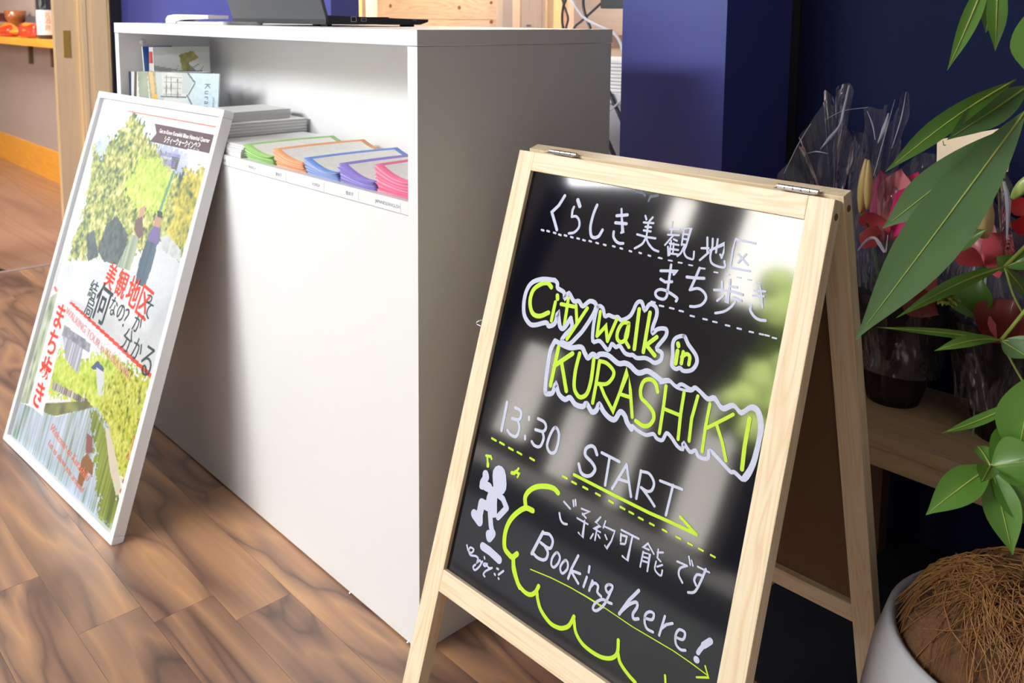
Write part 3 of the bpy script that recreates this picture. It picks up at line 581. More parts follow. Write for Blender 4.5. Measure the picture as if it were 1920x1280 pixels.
st = {'sky': mixc(N3, (226, 236, 250), (250, 252, 255)), 'farblue': mixc(N2, (170, 190, 214), (230, 240, 246)), 'lilac': mixc(N2, (176, 182, 222), (214, 218, 240)), 'treeA': leafA, 'treeB': leafB, 'treeC': leafC,
 'darkfig': mixc(N1, (40, 56, 60), (96, 110, 96)), 'path': mixc(N3*.7+N4*.3, (206, 212, 218), (238, 240, 242)), 'wall': mixc(N1, (190, 196, 200), (224, 226, 224)), 'skin': (214, 160, 130), 'skinb': (206, 150, 124), 'brown': (120, 84, 74),
 'sage': mixc(NV, (130, 150, 120), (190, 200, 170)), 'hair': (50, 44, 54), 'violet': (120, 100, 160), 'teal': mixc(NV, (40, 66, 84), (80, 110, 124)), 'lamp': (110, 104, 90), 'lamppost': (110, 160, 130), 'banner': (96, 50, 54),
 'lowsky': (240, 242, 250), 'lowgreen': leafB, 'roof': mixc(N1, (120, 124, 140), (190, 192, 200)), 'housewhite': mixc(NV, (140, 144, 160), (236, 238, 244)), 'roofblue': (70, 96, 140), 'wallwhite': (224, 228, 232), 'willow': mixc(N1*.5+N4*.6-.1, (96, 112, 30), (190, 200, 60), (226, 226, 110), (240, 240, 170)),
 'leftgreen': mixc(N2*.5+NV*.5, (90, 110, 90), (190, 204, 170), (236, 240, 232)), 'fence': mixc(NV, (90, 76, 80), (226, 222, 214)), 'bank': mixc(N2, (70, 80, 60), (150, 160, 80)), 'river': riv, 'riverg': rivg, 'path2': (226, 216, 196), 'boat': (150, 104, 60), 'passenger': (150, 90, 96), 'redleaf': mixc(N4, (110, 50, 36), (200, 120, 60), (220, 200, 120)),
 'stripwhite': (248, 248, 252), 'redline': (238, 74, 50), 'redtick': (238, 74, 50)}
POSTER_POLYS = [
 ('sky',[(11,829),(354,825),(599,823),(598,519),(30,440)]),
 ('farblue',[(27,746),(105,763),(150,722),(97,702),(38,709)]),
 ('lilac',[(359,770),(472,770),(518,752),(511,722),(445,708),(366,734)]),
 ('treeA',[(203,828),(256,816),(313,775),(357,764),(396,750),(488,719),(534,731),(600,748),(619,742),(588,538),(505,516),(404,537),(363,494),(248,495),(60,446),(75,567),(63,658),(34,736),(97,702),(109,757),(161,782)]),
 ('treeB',[(296,738),(403,738),(468,711),(465,629),(346,610),(247,657)]),
 ('treeC',[(508,728),(616,747),(603,574),(517,581),(498,657)]),
 ('darkfig',[(218,565),(260,590),(335,560),(351,491),(255,484),(209,500)]),
 ('darkfig',[(130,524),(162,542),(221,490),(174,468)]),
 ('path',[(16,435),(397,482),(398,524),(495,577),(598,541),(595,475),(621,395),(599,320),(142,363),(33,369)]),
 ('wall',[(481,580),(511,591),(582,570),(586,549),(507,556)]),
 ('skin',[(359,624),(380,634),(385,616),(380,598),(367,584)]),
 ('brown',[(354,597),(379,609),(406,572),(390,560),(356,576)]),
 ('sage',[(355,564),(386,565),(392,535),(387,489),(323,486),(338,525)]),
 ('hair',[(438,633),(463,633),(470,616),(448,615)]),
 ('skinb',[(438,619),(467,618),(465,594),(439,599)]),
 ('violet',[(441,597),(475,598),(483,563),(437,564),(425,576)]),
 ('teal',[(426,564),(477,564),(480,517),(472,470),(425,471),(419,516)]),
 ('lamp',[(440,752),(475,752),(476,724),(451,725)]),
 ('lamppost',[(461,724),(471,723),(456,632),(445,633)]),
 ('banner',[(321,813),(610,814),(604,774),(322,773),(343,793)]),
 ('lowsky',[(107,334),(530,306),(580,272),(397,224),(159,215)]),
 ('lowgreen',[(137,209),(151,263),(197,253),(259,255),(315,282),(358,305),(435,314),(502,310),(595,311),(615,236),(601,169),(589,108),(513,128),(381,162),(347,192),(146,144)]),
 ('roof',[(122,312),(298,307),(302,288),(135,286)]),
 ('housewhite',[(146,289),(267,287),(278,236),(240,237),(195,247)]),
 ('roofblue',[(329,262),(351,284),(389,278),(390,267)]),
 ('wallwhite',[(353,269),(395,269),(423,226),(392,222)]),
 ('willow',[(408,250),(447,294),(595,311),(606,140),(591,124),(518,141),(416,173)]),
 ('fence',[(164,186),(356,200),(363,189),(167,168)]),
 ('bank',[(127,123),(357,198),(389,193),(225,125),(70,83)]),
 ('river',[(16,92),(227,123),(399,199),(478,182),(540,127),(600,16),(16,16)]),
 ('riverg',[(383,180),(433,190),(540,134),(600,66),(600,16),(540,16),(446,116)]),
 ('path2',[(461,176),(481,177),(550,131),(594,89),(576,77),(524,111)]),
 ('boat',[(398,87),(414,106),(453,97),(463,73),(439,76),(430,40),(406,42)]),
 ('passenger',[(390,140),(418,141),(437,113),(407,103)]),
 ('redleaf',[(588,154),(590,207),(588,259),(608,254),(608,40),(598,54)]),
 ('leftgreen', [(17,345),(60,372),(66,104),(17,92)]),
 ('stripwhite',[(60,374),(136,376),(158,104),(64,104)]),
 ('redline',[(136,362),(149,367),(604,321),(602,312)]),
 ('redtick',[(28,377),(39,380),(58,373),(49,367)]),
]

for nm, poly in POSTER_POLYS:
    jag = nm in ('treeA', 'treeB', 'treeC', 'willow', 'lowgreen', 'riverg', 'redleaf', 'farblue', 'lilac')
    m_ = inpoly(US+((N1[..., 0]-.5)*30 if jag else 0), VS+((N4[..., 0]-.5)*30 if jag else 0), poly); c_ = st[nm]
    img[m_] = c_[m_] if isinstance(c_, np.ndarray) else np.array(c_, float)
# thin red outline and pale margins
m_ = (((abs(VS-831) < 1.4) & (US > 167) & (US < 590)) | ((abs(US-600) < 1.4) & (VS < 818) & (VS > 320))); img[m_] = (232, 120, 104)
img[(US < 22)] = img[(US < 22)]*.35+np.array((244, 245, 250))*.65
glazed = attr_mat('poster_print', 0.35, coat=0.6)
img = img*0.90-6
sheet = print_mesh('poster_sheet', img, PW-0.030, PH-0.030, glazed, pf, Matrix.Translation((0.015, 0.015, -0.006)))
red = mat('print_red', srgb(236, 66, 44), .5); dk = mat('print_dark', srgb(50, 66, 70), .5); pk = mat('print_pink', srgb(232, 150, 150), .5); wt = mat('print_white', (0.9, 0.9, 0.9, 1), .5); ora = mat('print_orange', srgb(232, 130, 100), .5); lvp = mat('print_lilac', srgb(150, 150, 200), .5)
def pt(s, u, v, size, m, ang=0, **k):
    lettering('lettering', s, size/1000, m, pf, u/1000, v/1000, -0.0052, R(ang), **k)
for s, u, v, z, a in (('美', 308, 457, 72, -8), ('観', 368, 452, 76, -8), ('地', 428, 446, 82, -8), ('区', 486, 438, 88, -8)): pt(s, u, v, z*.84, red, a, bold=.0006, sx=.82)
pt('結', 242, 412, 46, dk, -4); pt('局', 247, 372, 46, dk, -4); pt('何', 302, 392, 92, dk, -6, bold=.0006, sx=.85)
for s, u, v, z in (('な', 358, 401, 54), ('の', 398, 398, 54), ('？', 436, 390, 60), ('が', 482, 394, 54), ('分', 458, 352, 60), ('か', 508, 346, 60), ('る', 562, 336, 84)): pt(s, u, v, z*.88, dk, -6, sx=.85)
pt('っ', 504, 456, 34, dk, -6); pt('て', 512, 430, 42, dk, -6)
for s, v in (('ま', 318), ('ち', 256), ('歩', 192), ('き', 134)): pt(s, 104+(v-318)*-.03, v, 66, red, -3, bold=.0010)
pt('WALKING TOUR in KURASHIKI', 322, 318, 24, pk, -7.5, sx=1.15)
pt('Get to Know Kurashiki Bikan Historical Quarter', 468, 800, 12.5, wt, 0, bold=.0003, sx=.92)
pt('シティーウォークイン倉敷', 468, 783, 17, wt, 0, bold=.0004, sx=.8)
pt('am 9:00-15:00', 430, 752, 16, lvp, 0); pt('毎日開催', 436, 735, 16, lvp, 0)
pt('Welcome to Kurashiki', 330, 82, 26, ora, -8, shear=.4); pt('Let us show you around', 330, 52, 22, ora, -8, shear=.4)

# ================================================================ A-FRAME BOARD
q_ = (0.09356, 0.12293, 0.81969, 0.014469, 0.294626, 0.0316, 0.0283, 0.5846, 0.0309)
sth, sal = q_[3], q_[4]; sex = V((math.cos(sth), math.sin(sth), 0)); sbk = V((-math.sin(sth), math.cos(sth), 0))
sdn = V((0, 0, -math.cos(sal)))-sbk*math.sin(sal)
SP = V(q_[:3]); SW = 0.5; sw, tr, PL, br = q_[5:9]; TH = 0.020
SM = fr(SP, sex, -sdn)          # local x right, y up the slope, z towards the viewer
LEG = SP.z/math.cos(sal)
ab = empty('a_frame_sign', (SP.x+0.25, SP.y, 0), 'pine A-frame sign with a glossy black board and hand-drawn lettering', 'sign')
ff = empty('front_frame', (SP.x, SP.y, 0)); ff.parent = ab; ff.matrix_basis = gm(ab).inverted() @ SM
def member(nm, x0, x1, y0, y1, z0, z1, along, par, m=pine, bev=0.0015):
    """grain along local x of the piece"""
    cx, cy, cz = (x0+x1)/2, (y0+y1)/2, (z0+z1)/2; hx, hy, hz = (x1-x0)/2, (y1-y0)/2, (z1-z0)/2
    bm = bmesh.new(); rot = Matrix.Identity(4)
    if along == 'y': rot = Matrix.Rotation(R(90), 4, 'Z'); hx, hy = hy, hx
    add_box(bm, (-hx, -hy, -hz), (hx, hy, hz), bev=bev)
    return obj(nm, bm, m, par, Matrix.Translation((cx, cy, cz)) @ rot)
member('stile', 0, sw, -LEG+0.004, 0, -TH, 0, 'y', ff); member('stile', SW-sw, SW, -LEG+0.004, 0, -TH, 0, 'y', ff)
member('top_rail', sw, SW-sw, -tr, 0, -TH, 0, 'x', ff); member('bottom_rail', sw, SW-sw, -tr-PL-br, -tr-PL, -TH, 0, 'x', ff)
pan = box('board', (sw-0.004, -tr-PL-0.004, -0.012), (SW-sw+0.004, -tr+0.004, -0.0065), glossblack, ff)
BOARD_STROKES = [
 ('heading','white','''50 1027 552 954 704 849 819 937 941 1014 1050
60 1282 576 1341 653
39 1239 683 1235 696 1231 709 1228 722 1226 738 1228 757 1231 779 1234 801 1238 823
38 1238 823 1257 817 1276 810 1296 805 1314 805 1334 812 1353 823 1371 838 1385 855 1395 875 1403 899 1406 924 1404 947 1394 969 1379 992 1360 1013 1340 1030 1319 1041 1296 1048 1271 1054 1248 1061
46 1642 591 1634 622 1625 654 1618 686 1612 722 1607 766 1604 813 1603 861 1606 902 1613 937 1624 969 1636 995 1649 1016 1663 1029 1677 1036 1693 1038 1709 1037 1728 1034 1747 1026 1767 1015 1783 1001 1795 982 1805 959 1814 934 1824 910
35 2068 578 2102 687 2170 885 2143 889
44 2013 679 2185 638
44 2016 775 2199 757
40 2019 898 2021 915 2022 932 2025 949 2031 964 2042 980 2057 994 2074 1007 2091 1017 2107 1024 2124 1028 2141 1031 2157 1032 2172 1031 2185 1028 2198 1025 2211 1022
30 2476 602 2503 646
30 2595 604 2555 660
30 2471 692 2624 675
30 2511 743 2601 734
30 2497 794 2609 788
30 2545 684 2559 868
30 2405 864 2565 871 2702 863
32 2550 896 2542 915 2536 934 2528 954 2515 973 2494 992 2469 1012 2441 1031 2414 1050
31 2565 893 2577 908 2589 924 2602 939 2618 954 2638 968 2660 983 2684 997 2706 1007 2727 1013 2748 1015 2768 1017 2788 1019
26 2912 607 2904 696
26 2894 708 3035 683
26 2923 698 2925 757
26 2879 782 3047 759
26 2967 771 2867 919
26 2979 823 3033 834
26 2947 850 2965 1030
26 2930 886 3070 881
26 2946 953 3078 943
26 2948 1012 3098 998
26 2992 874 3009 1000
26 2916 932 2948 1039
26 3102 671 3112 873
26 3095 667 3202 643 3180 870
26 3097 731 3184 726
26 3106 794 3192 788
25 3110 863 3184 859
28 3155 870 3149 895 3143 920 3136 945 3128 966 3118 982 3107 995 3095 1007 3084 1019
27 3180 870 3176 890 3170 910 3167 930 3167 947 3174 964 3185 979 3198 992 3212 1002 3227 1009 3244 1013 3262 1015 3277 1016 3290 1017 3302 1018 3312 1015 3318 1007 3319 991 3317 968 3313 943 3310 919
29 3457 713 3498 893
29 3405 857 3503 838
29 3515 890 3415 1005
29 3535 714 3539 738 3544 760 3548 784 3551 810 3550 840 3548 874 3547 906 3549 935 3555 958 3563 979 3575 996 3590 1009 3611 1019 3637 1025 3664 1028 3689 1030 3714 1030 3739 1029 3760 1025 3773 1018 3776 1005 3770 987 3760 969 3753 950
28 3527 861 3707 744 3718 850 3705 919
29 3604 707 3617 870
28 3679 883 3709 913
28 4108 663 3844 662 3834 797 3846 1008 4103 999
27 3915 831 4060 928
27 4018 811 3937 928
37 3019 1147 3046 1496
37 2882 1252 3026 1222 3128 1220 3085 1253
38 2907 1354 2982 1376 3080 1350
38 3037 1459 3041 1481 3045 1504 3048 1525 3046 1543 3040 1559 3030 1573 3017 1585 3001 1592 2979 1595 2953 1595 2927 1591 2906 1585 2891 1576 2879 1563 2872 1549 2870 1536 2875 1523 2885 1509 2900 1496 2917 1487 2936 1481 2959 1477 2984 1476 3007 1476 3029 1478 3050 1483 3071 1489 3092 1495 3112 1500 3131 1505 3149 1511 3165 1516 3178 1520 3189 1525 3198 1529 3204 1535 3205 1543 3202 1552 3198 1561 3195 1570
38 3434 1103 3412 1197 3363 1386
38 3280 1246 3399 1233 3524 1210
22 3428 1102 3508 1093
35 3359 1391 3387 1379 3415 1365 3443 1353 3469 1348 3495 1349 3520 1356 3543 1366 3563 1378 3578 1391 3592 1407 3601 1424 3604 1442 3601 1462 3592 1485 3579 1506 3564 1525 3546 1540 3523 1553 3499 1563 3478 1572 3460 1577 3443 1580 3427 1582 3410 1585
30 3775 1197 3798 1288
30 3874 1152 3889 1267 3894 1429 3871 1416
30 3911 1226 3981 1219
30 3827 1358 3761 1433
29 3968 1344 4072 1360
32 3692 1316 3729 1308 3766 1301 3802 1293 3837 1288 3872 1284 3906 1282 3938 1281 3969 1280 3996 1281 4022 1283 4046 1285 4071 1287
32 3998 1391 3987 1410 3976 1431 3964 1450 3949 1469 3933 1488 3914 1506 3894 1523 3872 1538 3848 1550 3822 1561 3795 1571 3768 1581
25 4212 1203 4354 1184
25 4206 1266 4347 1243
25 4271 1136 4324 1274 4355 1372
34 4208 1390 4208 1403 4207 1415 4208 1428 4214 1441 4225 1456 4240 1471 4257 1485 4275 1497 4292 1505 4310 1512 4329 1516 4347 1518 4366 1518 4384 1515 4403 1511 4422 1508'''),
 ('dashes','white','''31 727 1103 771 1106
31 836 1098 879 1101
30 965 1100 1007 1103
30 1069 1109 1111 1112
30 1175 1100 1217 1103
29 1296 1102 1337 1105
29 1414 1099 1454 1102
29 1524 1103 1564 1106
28 1636 1096 1676 1099
28 1761 1098 1799 1101
28 1896 1097 1934 1100
27 2051 1089 2089 1092
27 2181 1092 2218 1095
26 2337 1099 2373 1102
26 2497 1091 2532 1094
25 2647 1097 2682 1100
25 2818 1094 2852 1096'''),
 ('dashes2','white','''21 2807 1098 2863 1096
21 2964 1098 3019 1095
21 3115 1095 3169 1092
20 3272 1094 3325 1092
19 3642 1107 3693 1104
19 3803 1097 3853 1094
19 3961 1101 4010 1099
18 4100 1099 4148 1096
18 4222 1103 4269 1101'''),
 ('dashes3','white','''25 2832 1662 2892 1659
25 2969 1680 3028 1677
24 3124 1672 3183 1670
24 3267 1673 3324 1670
23 3435 1694 3491 1692
23 3618 1688 3673 1685
22 3757 1686 3811 1683
22 3932 1685 3984 1682
22 4088 1682 4140 1680
21 4248 1681 4298 1678
21 4379 1673 4428 1670
21 4450 1668 4499 1666
20 4543 1673 4591 1671'''),
 ('city_walk','green','''66 1140 1855 1121 1843 1102 1831 1082 1820 1061 1815 1036 1816 1009 1822 981 1832 952 1846 919 1867 883 1894 850 1923 825 1954 809 1987 800 2022 796 2058 795 2092 799 2124 806 2156 818 2186 832 2213 849 2238 868 2261 891 2281 916 2294 945 2301 976 2303 1010 2299 1044 2291 1078 2275 1114 2254 1149 2229 1185 2207
66 1281 1943 1296 1982
56 1270 2038 1269 2299
55 1487 1938 1513 2293
54 1379 2040 1611 2019
53 1645 1997 1722 2219
53 1846 1984 1726 2232 1609 2468
51 2072 1976 2099 2298
51 2099 2298 2210 2136 2284 2316
50 2284 2316 2362 2005
52 2561 2008 2537 2011 2512 2013 2489 2018 2468 2031 2451 2054 2435 2085 2423 2119 2416 2149 2414 2178 2417 2206 2424 2231 2434 2249 2450 2262 2471 2270 2493 2272 2513 2268 2532 2256 2549 2238 2564 2214 2574 2186 2577 2153 2575 2114 2571 2072 2567 2032
51 2558 2060 2556 2101 2553 2143 2552 2183 2558 2217 2572 2243 2592 2263 2615 2280 2636 2299
56 2677 1797 2725 2301
55 2849 1800 2868 2300
55 3021 2069 2892 2205 3046 2295
56 3341 2065 3355 2092
56 3356 2153 3363 2305
49 3438 2143 3442 2283
48 3431 2207 3446 2191 3462 2175 3477 2161 3491 2153 3505 2152 3519 2156 3531 2164 3540 2176 3545 2194 3546 2217 3546 2242 3547 2266
64 1495 2611 1496 3137
64 1758 2626 1489 2871
62 1608 2801 1784 3126
58 1877 2593 1873 2650 1869 2707 1866 2763 1866 2818 1870 2875 1877 2933 1886 2986 1899 3030 1915 3062 1935 3086 1956 3103 1976 3117 1995 3127 2014 3133 2033 3133 2052 3128 2074 3117 2097 3101 2119 3078 2135 3048 2145 3009 2151 2962 2154 2909 2154 2854 2150 2796 2144 2733 2136 2668 2128 2603
53 2226 2596 2246 2886 2253 3139
50 2226 2596 2256 2593 2285 2589 2315 2588 2346 2591 2380 2601 2417 2616 2451 2634 2475 2652 2488 2671 2492 2692 2491 2714 2485 2737 2474 2763 2458 2791 2437 2819 2412 2841 2381 2856 2344 2867 2304 2875 2265 2885
49 2308 2877 2415 2991 2593 3138 2639 2902 2694 2588 2788 2799 2899 3114
48 2639 2902 2824 2893
52 3193 2704 3180 2681 3167 2657 3153 2635 3137 2618 3118 2606 3097 2597 3075 2592 3053 2592 3030 2598 3006 2608 2983 2623 2966 2641 2954 2662 2946 2687 2942 2714 2941 2740 2943 2768 2950 2796 2960 2823 2975 2845 2996 2861 3023 2872 3052 2881 3079 2892 3106 2906 3133 2920 3158 2935 3178 2952 3193 2970 3203 2989 3210 3010 3212 3031 3208 3054 3199 3079 3187 3103 3172 3123 3154 3138 3133 3150 3109 3159 3083 3164 3056 3162 3026 3156 2994 3148 2963 3141
47 3293 2605 3314 2829 3332 3170
45 3318 2873 3548 2877
45 3559 2602 3570 2859 3602 3150
44 3752 2587 3728 2862 3752 3120
43 3929 2624 3930 2903 3948 3175
42 4247 2645 4141 2738 3948 2903
42 4060 2817 4178 2989 4267 3167
52 4457 2624 4459 2933 4479 3188'''),
 ('outline','white','''67 1176 1747 1115 1755 1052 1762 991 1771 934 1785 880 1805 828 1829 782 1857 745 1892 718 1934 699 1982 687 2035 683 2089 686 2148 696 2212 712 2273 734 2324 762 2363 797 2394 834 2418 868 2435 898 2444 924 2446 953 2442 988 2433 1033 2415 1086 2389 1138 2364 1178 2350 1203 2352 1218 2365 1230 2378 1246 2382 1269 2374 1297 2360 1322 2340 1341 2316 1349 2278 1349 2230 1349 2188 1356 2172 1373 2194 1394 2243 1418 2296 1440 2332 1460 2349 1479 2356 1498 2354 1517 2340 1538 2312 1559 2271 1580 2225 1602 2181
62 1176 1747 1191 1754 1207 1760 1221 1767 1233 1777 1240 1792 1243 1809 1248 1827 1261 1842 1287 1850 1322 1855 1356 1861 1383 1871 1399 1890 1408 1915 1414 1937 1423 1945 1434 1932 1444 1904 1457 1876 1475 1864 1500 1876 1531 1902 1563 1931 1591 1948 1615 1949 1636 1940 1656 1930 1677 1928 1698 1938 1719 1957 1740 1973 1763 1976 1787 1961 1811 1932 1837 1903 1863 1884 1892 1878 1924 1878 1953 1885 1973 1899 1983 1919 1986 1946 1982 1980 1971 2021 1951 2076 1922 2143 1890 2210 1861 2266 1838 2307 1816 2339 1795 2368 1772 2398 1746 2433 1719 2469 1691 2501 1661 2523 1626 2533 1587 2533 1552 2527 1530 2517 1525 2501 1531 2479 1545 2454 1560 2426 1582 2395 1611 2360 1637 2325 1651 2292 1649 2263 1635 2235 1617 2208 1602 2181
54 2016 1929 2007 1969 2003 2025 2002 2087 2005 2148 2011 2211 2020 2279 2033 2339 2051 2378 2073 2386 2100 2372 2131 2354 2164 2348 2203 2363 2247 2390 2289 2415 2321 2424 2339 2411 2348 2383 2354 2353 2364 2334 2381 2332 2399 2340 2419 2349 2436 2354 2451 2348 2464 2336 2478 2326 2495 2325 2518 2335 2543 2355 2570 2375 2594 2388 2617 2394 2638 2395 2659 2393 2676 2392 2689 2389 2700 2384 2709 2380 2721 2379 2736 2383 2751 2390 2769 2396 2790 2398 2817 2393 2849 2383 2881 2372 2908 2365 2931 2363 2950 2364 2968 2366 2987 2368 3008 2373 3028 2380 3048 2384 3068 2383 3090 2374 3112 2360 3132 2342 3145 2324 3152 2303 3153 2280 3149 2257 3140 2238 3120 2228 3090 2224 3064 2217 3053 2199 3067 2162 3097 2113 3128 2063 3148 2023 3153 1993 3151 1969 3142 1951 3128 1940 3104 1939 3073 1945 3040 1957 3012 1970 2992 1987 2976 2009 2962 2028 2951 2036 2943 2030 2937 2014 2934 1992 2933 1964 2938 1929 2946 1886 2954 1843 2956 1806 2953 1776 2945 1750 2933 1729 2918 1713 2897 1701 2870 1694 2843 1692 2820 1698 2803 1717 2790 1748 2778 1776 2763 1789 2747 1777 2730 1749 2712 1720 2694 1702 2675 1698 2656 1701 2638 1712 2621 1732 2607 1766 2597 1813 2584 1861 2566 1902 2539 1934 2506 1962 2472 1984 2443 1998 2421 2000 2403 1992 2387 1982 2371 1976 2355 1978 2340 1983 2325 1989 2308 1992 2287 1991 2265 1989 2242 1986 2222 1987 2204 1994 2189 2006 2175 2016 2161 2015 2146 1998 2132 1970 2118 1941 2101 1922 2080 1912 2056 1906 2033 1910 2016 1929
51 3401 1956 3376 1962 3346 1974 3317 1991 3295 2009 3282 2026 3274 2045 3270 2066 3270 2090 3274 2119 3283 2152 3293 2186 3301 2218 3304 2251 3305 2284 3308 2314 3315 2338 3328 2353 3345 2362 3364 2367 3381 2368 3395 2364 3407 2355 3420 2346 3433 2341 3447 2343 3461 2351 3477 2358 3496 2359 3521 2354 3550 2345 3578 2332 3602 2316 3620 2295 3635 2270 3645 2243 3650 2218 3649 2195 3643 2174 3632 2152 3615 2131 3589 2108 3555 2084 3521 2061 3494 2042 3479 2029 3471 2020 3464 2012 3456 2003 3444 1990 3432 1974 3418 1961 3401 1956
68 1409 2546 1397 2580 1384 2613 1373 2649 1366 2693 1365 2746 1368 2806 1374 2871 1381 2938 1390 3015 1400 3101 1412 3179 1425 3235 1440 3261 1455 3267 1472 3262 1488 3257 1507 3253 1527 3244 1546 3232 1560 3214 1568 3185 1570 3145 1573 3111 1582 3095 1598 3108 1619 3139 1643 3175 1668 3202 1697 3218 1729 3231 1761 3238 1789 3240 1811 3231 1830 3214 1848 3197 1869 3190 1894 3198 1921 3215 1950 3234 1979 3245 2012 3248 2047 3247 2081 3242 2108 3234 2125 3220 2134 3201 2143 3185 2158 3179 2183 3191 2212 3214 2243 3238 2269 3252 2289 3250 2307 3241 2322 3227 2334 3211 2342 3189 2346 3161 2351 3136 2362 3124 2380 3131 2403 3150 2429 3173 2456 3191 2483 3206 2512 3219 2541 3230 2567 3237 2591 3240 2612 3240 2632 3236 2650 3224 2666 3200 2678 3165 2691 3132 2706 3111 2725 3106 2745 3111 2766 3121 2784 3133 2799 3147 2811 3165 2823 3183 2838 3200 2857 3215 2879 3229 2901 3243 2924 3256
68 1409 2546 1450 2551 1491 2556 1531 2561 1569 2565 1604 2567 1637 2569 1670 2568 1706 2564 1749 2550 1797 2531 1842 2513 1880 2506 1907 2514 1929 2531 1946 2552 1964 2569 1981 2584 1998 2598 2013 2609 2028 2611 2043 2601 2057 2580 2072 2559 2089 2545 2108 2542 2130 2547 2151 2552 2169 2552 2179 2545 2186 2534 2193 2521 2209 2511 2235 2502 2268 2494 2305 2488 2344 2489 2387 2499 2434 2516 2481 2533 2520 2542 2552 2539 2577 2530 2601 2519 2623 2512 2645 2510 2664 2509 2684 2511 2710 2517 2742 2529 2780 2548 2819 2564 2855 2570 2888 2561 2920 2542 2951 2522 2981 2510 3012 2508 3041 2512 3071 2519 3101 2527 3132 2535 3163 2544 3194 2555 3225 2565
46 3201 2565 3229 2553 3258 2540 3286 2529 3315 2525 3346 2533 3377 2548 3408 2562 3434 2568 3453 2561 3467 2545 3482 2529 3503 2520 3534 2521 3572 2529 3609 2537 3639 2539 3658 2532 3670 2519 3680 2506 3695 2500 3717 2504 3742 2514 3768 2525 3794 2536 3819 2546 3844 2558 3868 2567 3891 2571 3912 2564 3930 2550 3949 2538 3971 2535 3998 2551 4027 2578 4058 2604 4089 2616 4121 2606 4154 2582 4187 2556 4219 2543 4250 2550 4279 2568 4309 2585 4337 2589 4365 2573 4393 2543 4420 2512 4446 2492 4471 2484 4496 2483 4519 2489 4541 2503 4563 2528 4585 2562 4603 2602 4617 2643 4623 2684 4625 2727 4623 2774 4621 2826 4621 2887 4619 2955 4616 3023 4608 3085 4595 3145 4579 3203 4559 3253 4535 3285 4504 3293 4467 3281 4430 3264 4399 3254 4382 3255 4372 3261 4361 3266 4342 3264 4312 3252 4274 3233 4233 3212 4194 3193 4153 3174 4110 3152 4072 3136 4044 3131 4034 3143 4036 3168 4041 3196 4039 3217 4029 3230 4016 3238 4000 3244 3984 3248 3965 3250 3945 3250 3925 3248 3907 3243 3893 3232 3882 3217 3871 3203 3858 3196 3843 3203 3827 3217 3810 3232 3790 3236 3764 3224 3733 3202 3704 3180 3684 3171 3679 3180 3684 3202 3690 3225 3687 3240 3673 3244 3653 3244 3629 3239 3606 3230 3583 3217 3558 3199 3534 3180 3510 3165 3488 3152 3466 3141 3446 3134 3430 3137 3418 3154 3411 3182 3403 3212 3392 3233 3375 3243 3354 3246 3332 3246 3313 3243 3296 3236 3282 3224 3267 3213 3249 3209 3227 3216 3203 3230 3177 3245 3149 3255 3117 3256 3083 3253 3049 3248 3018 3242 2992 3237 2969 3230 2948 3223 2925 3216
33 3207 2592 3243 2576 3279 2559 3313 2545 3346 2539 3372 2544 3394 2558 3418 2572 3450 2580 3496 2580 3550 2576 3603 2568 3644 2560 3667 2547 3679 2530 3690 2516 3711 2512 3749 2525 3796 2550 3843 2575 3883 2590 3911 2587 3932 2575 3953 2563 3977 2560 4007 2576 4039 2602 4073 2627 4106 2637 4139 2626 4172 2600 4204 2573 4235 2559 4263 2566 4290 2585 4316 2603 4341 2609 4367 2594 4392 2567 4417 2538 4440 2520 4463 2513 4484 2511 4505 2517 4524 2529 4542 2551 4558 2581 4573 2616 4585 2654 4593 2693 4598 2735 4600 2781 4600 2833 4598 2895 4593 2965 4586 3035 4576 3097 4562 3146 4545 3189 4527 3228 4509 3269'''),
 ('times','white','''50 782 3595 790 3989
43 949 3617 978 3617 1007 3616 1034 3618 1056 3623 1072 3635 1083 3650 1090 3668 1092 3685 1091 3702 1086 3721 1076 3738 1061 3752 1037 3760 1005 3765 971 3768 938 3772
43 1052 3763 1066 3780 1081 3797 1094 3815 1104 3835 1108 3859 1110 3885 1108 3910 1104 3932 1098 3950 1090 3965 1078 3978 1063 3987 1043 3991 1018 3992 992 3990 969 3986 950 3980 933 3971 917 3961 900 3952
43 1239 3657 1247 3687
42 1240 3918 1251 3954
41 1403 3624 1434 3625 1467 3625 1497 3627 1522 3632 1541 3643 1556 3656 1566 3672 1571 3687 1570 3704 1565 3723 1553 3740 1536 3754 1509 3763 1474 3768 1435 3772 1398 3777
41 1528 3765 1539 3780 1552 3795 1562 3811 1569 3830 1570 3854 1567 3881 1561 3908 1554 3929 1546 3945 1537 3956 1525 3965 1512 3972 1495 3977 1475 3979 1455 3980 1436 3978 1420 3973 1405 3965 1391 3956 1377 3947
42 1728 3635 1712 3649 1697 3674 1684 3706 1673 3739 1664 3777 1656 3819 1652 3861 1653 3895 1661 3919 1674 3938 1690 3952 1705 3962 1721 3969 1738 3972 1755 3971 1771 3966 1785 3959 1799 3949 1811 3935 1820 3914 1826 3886 1829 3850 1830 3813 1829 3780 1826 3751 1822 3724 1816 3699 1805 3679 1789 3660 1769 3644 1747 3634 1728 3635'''),
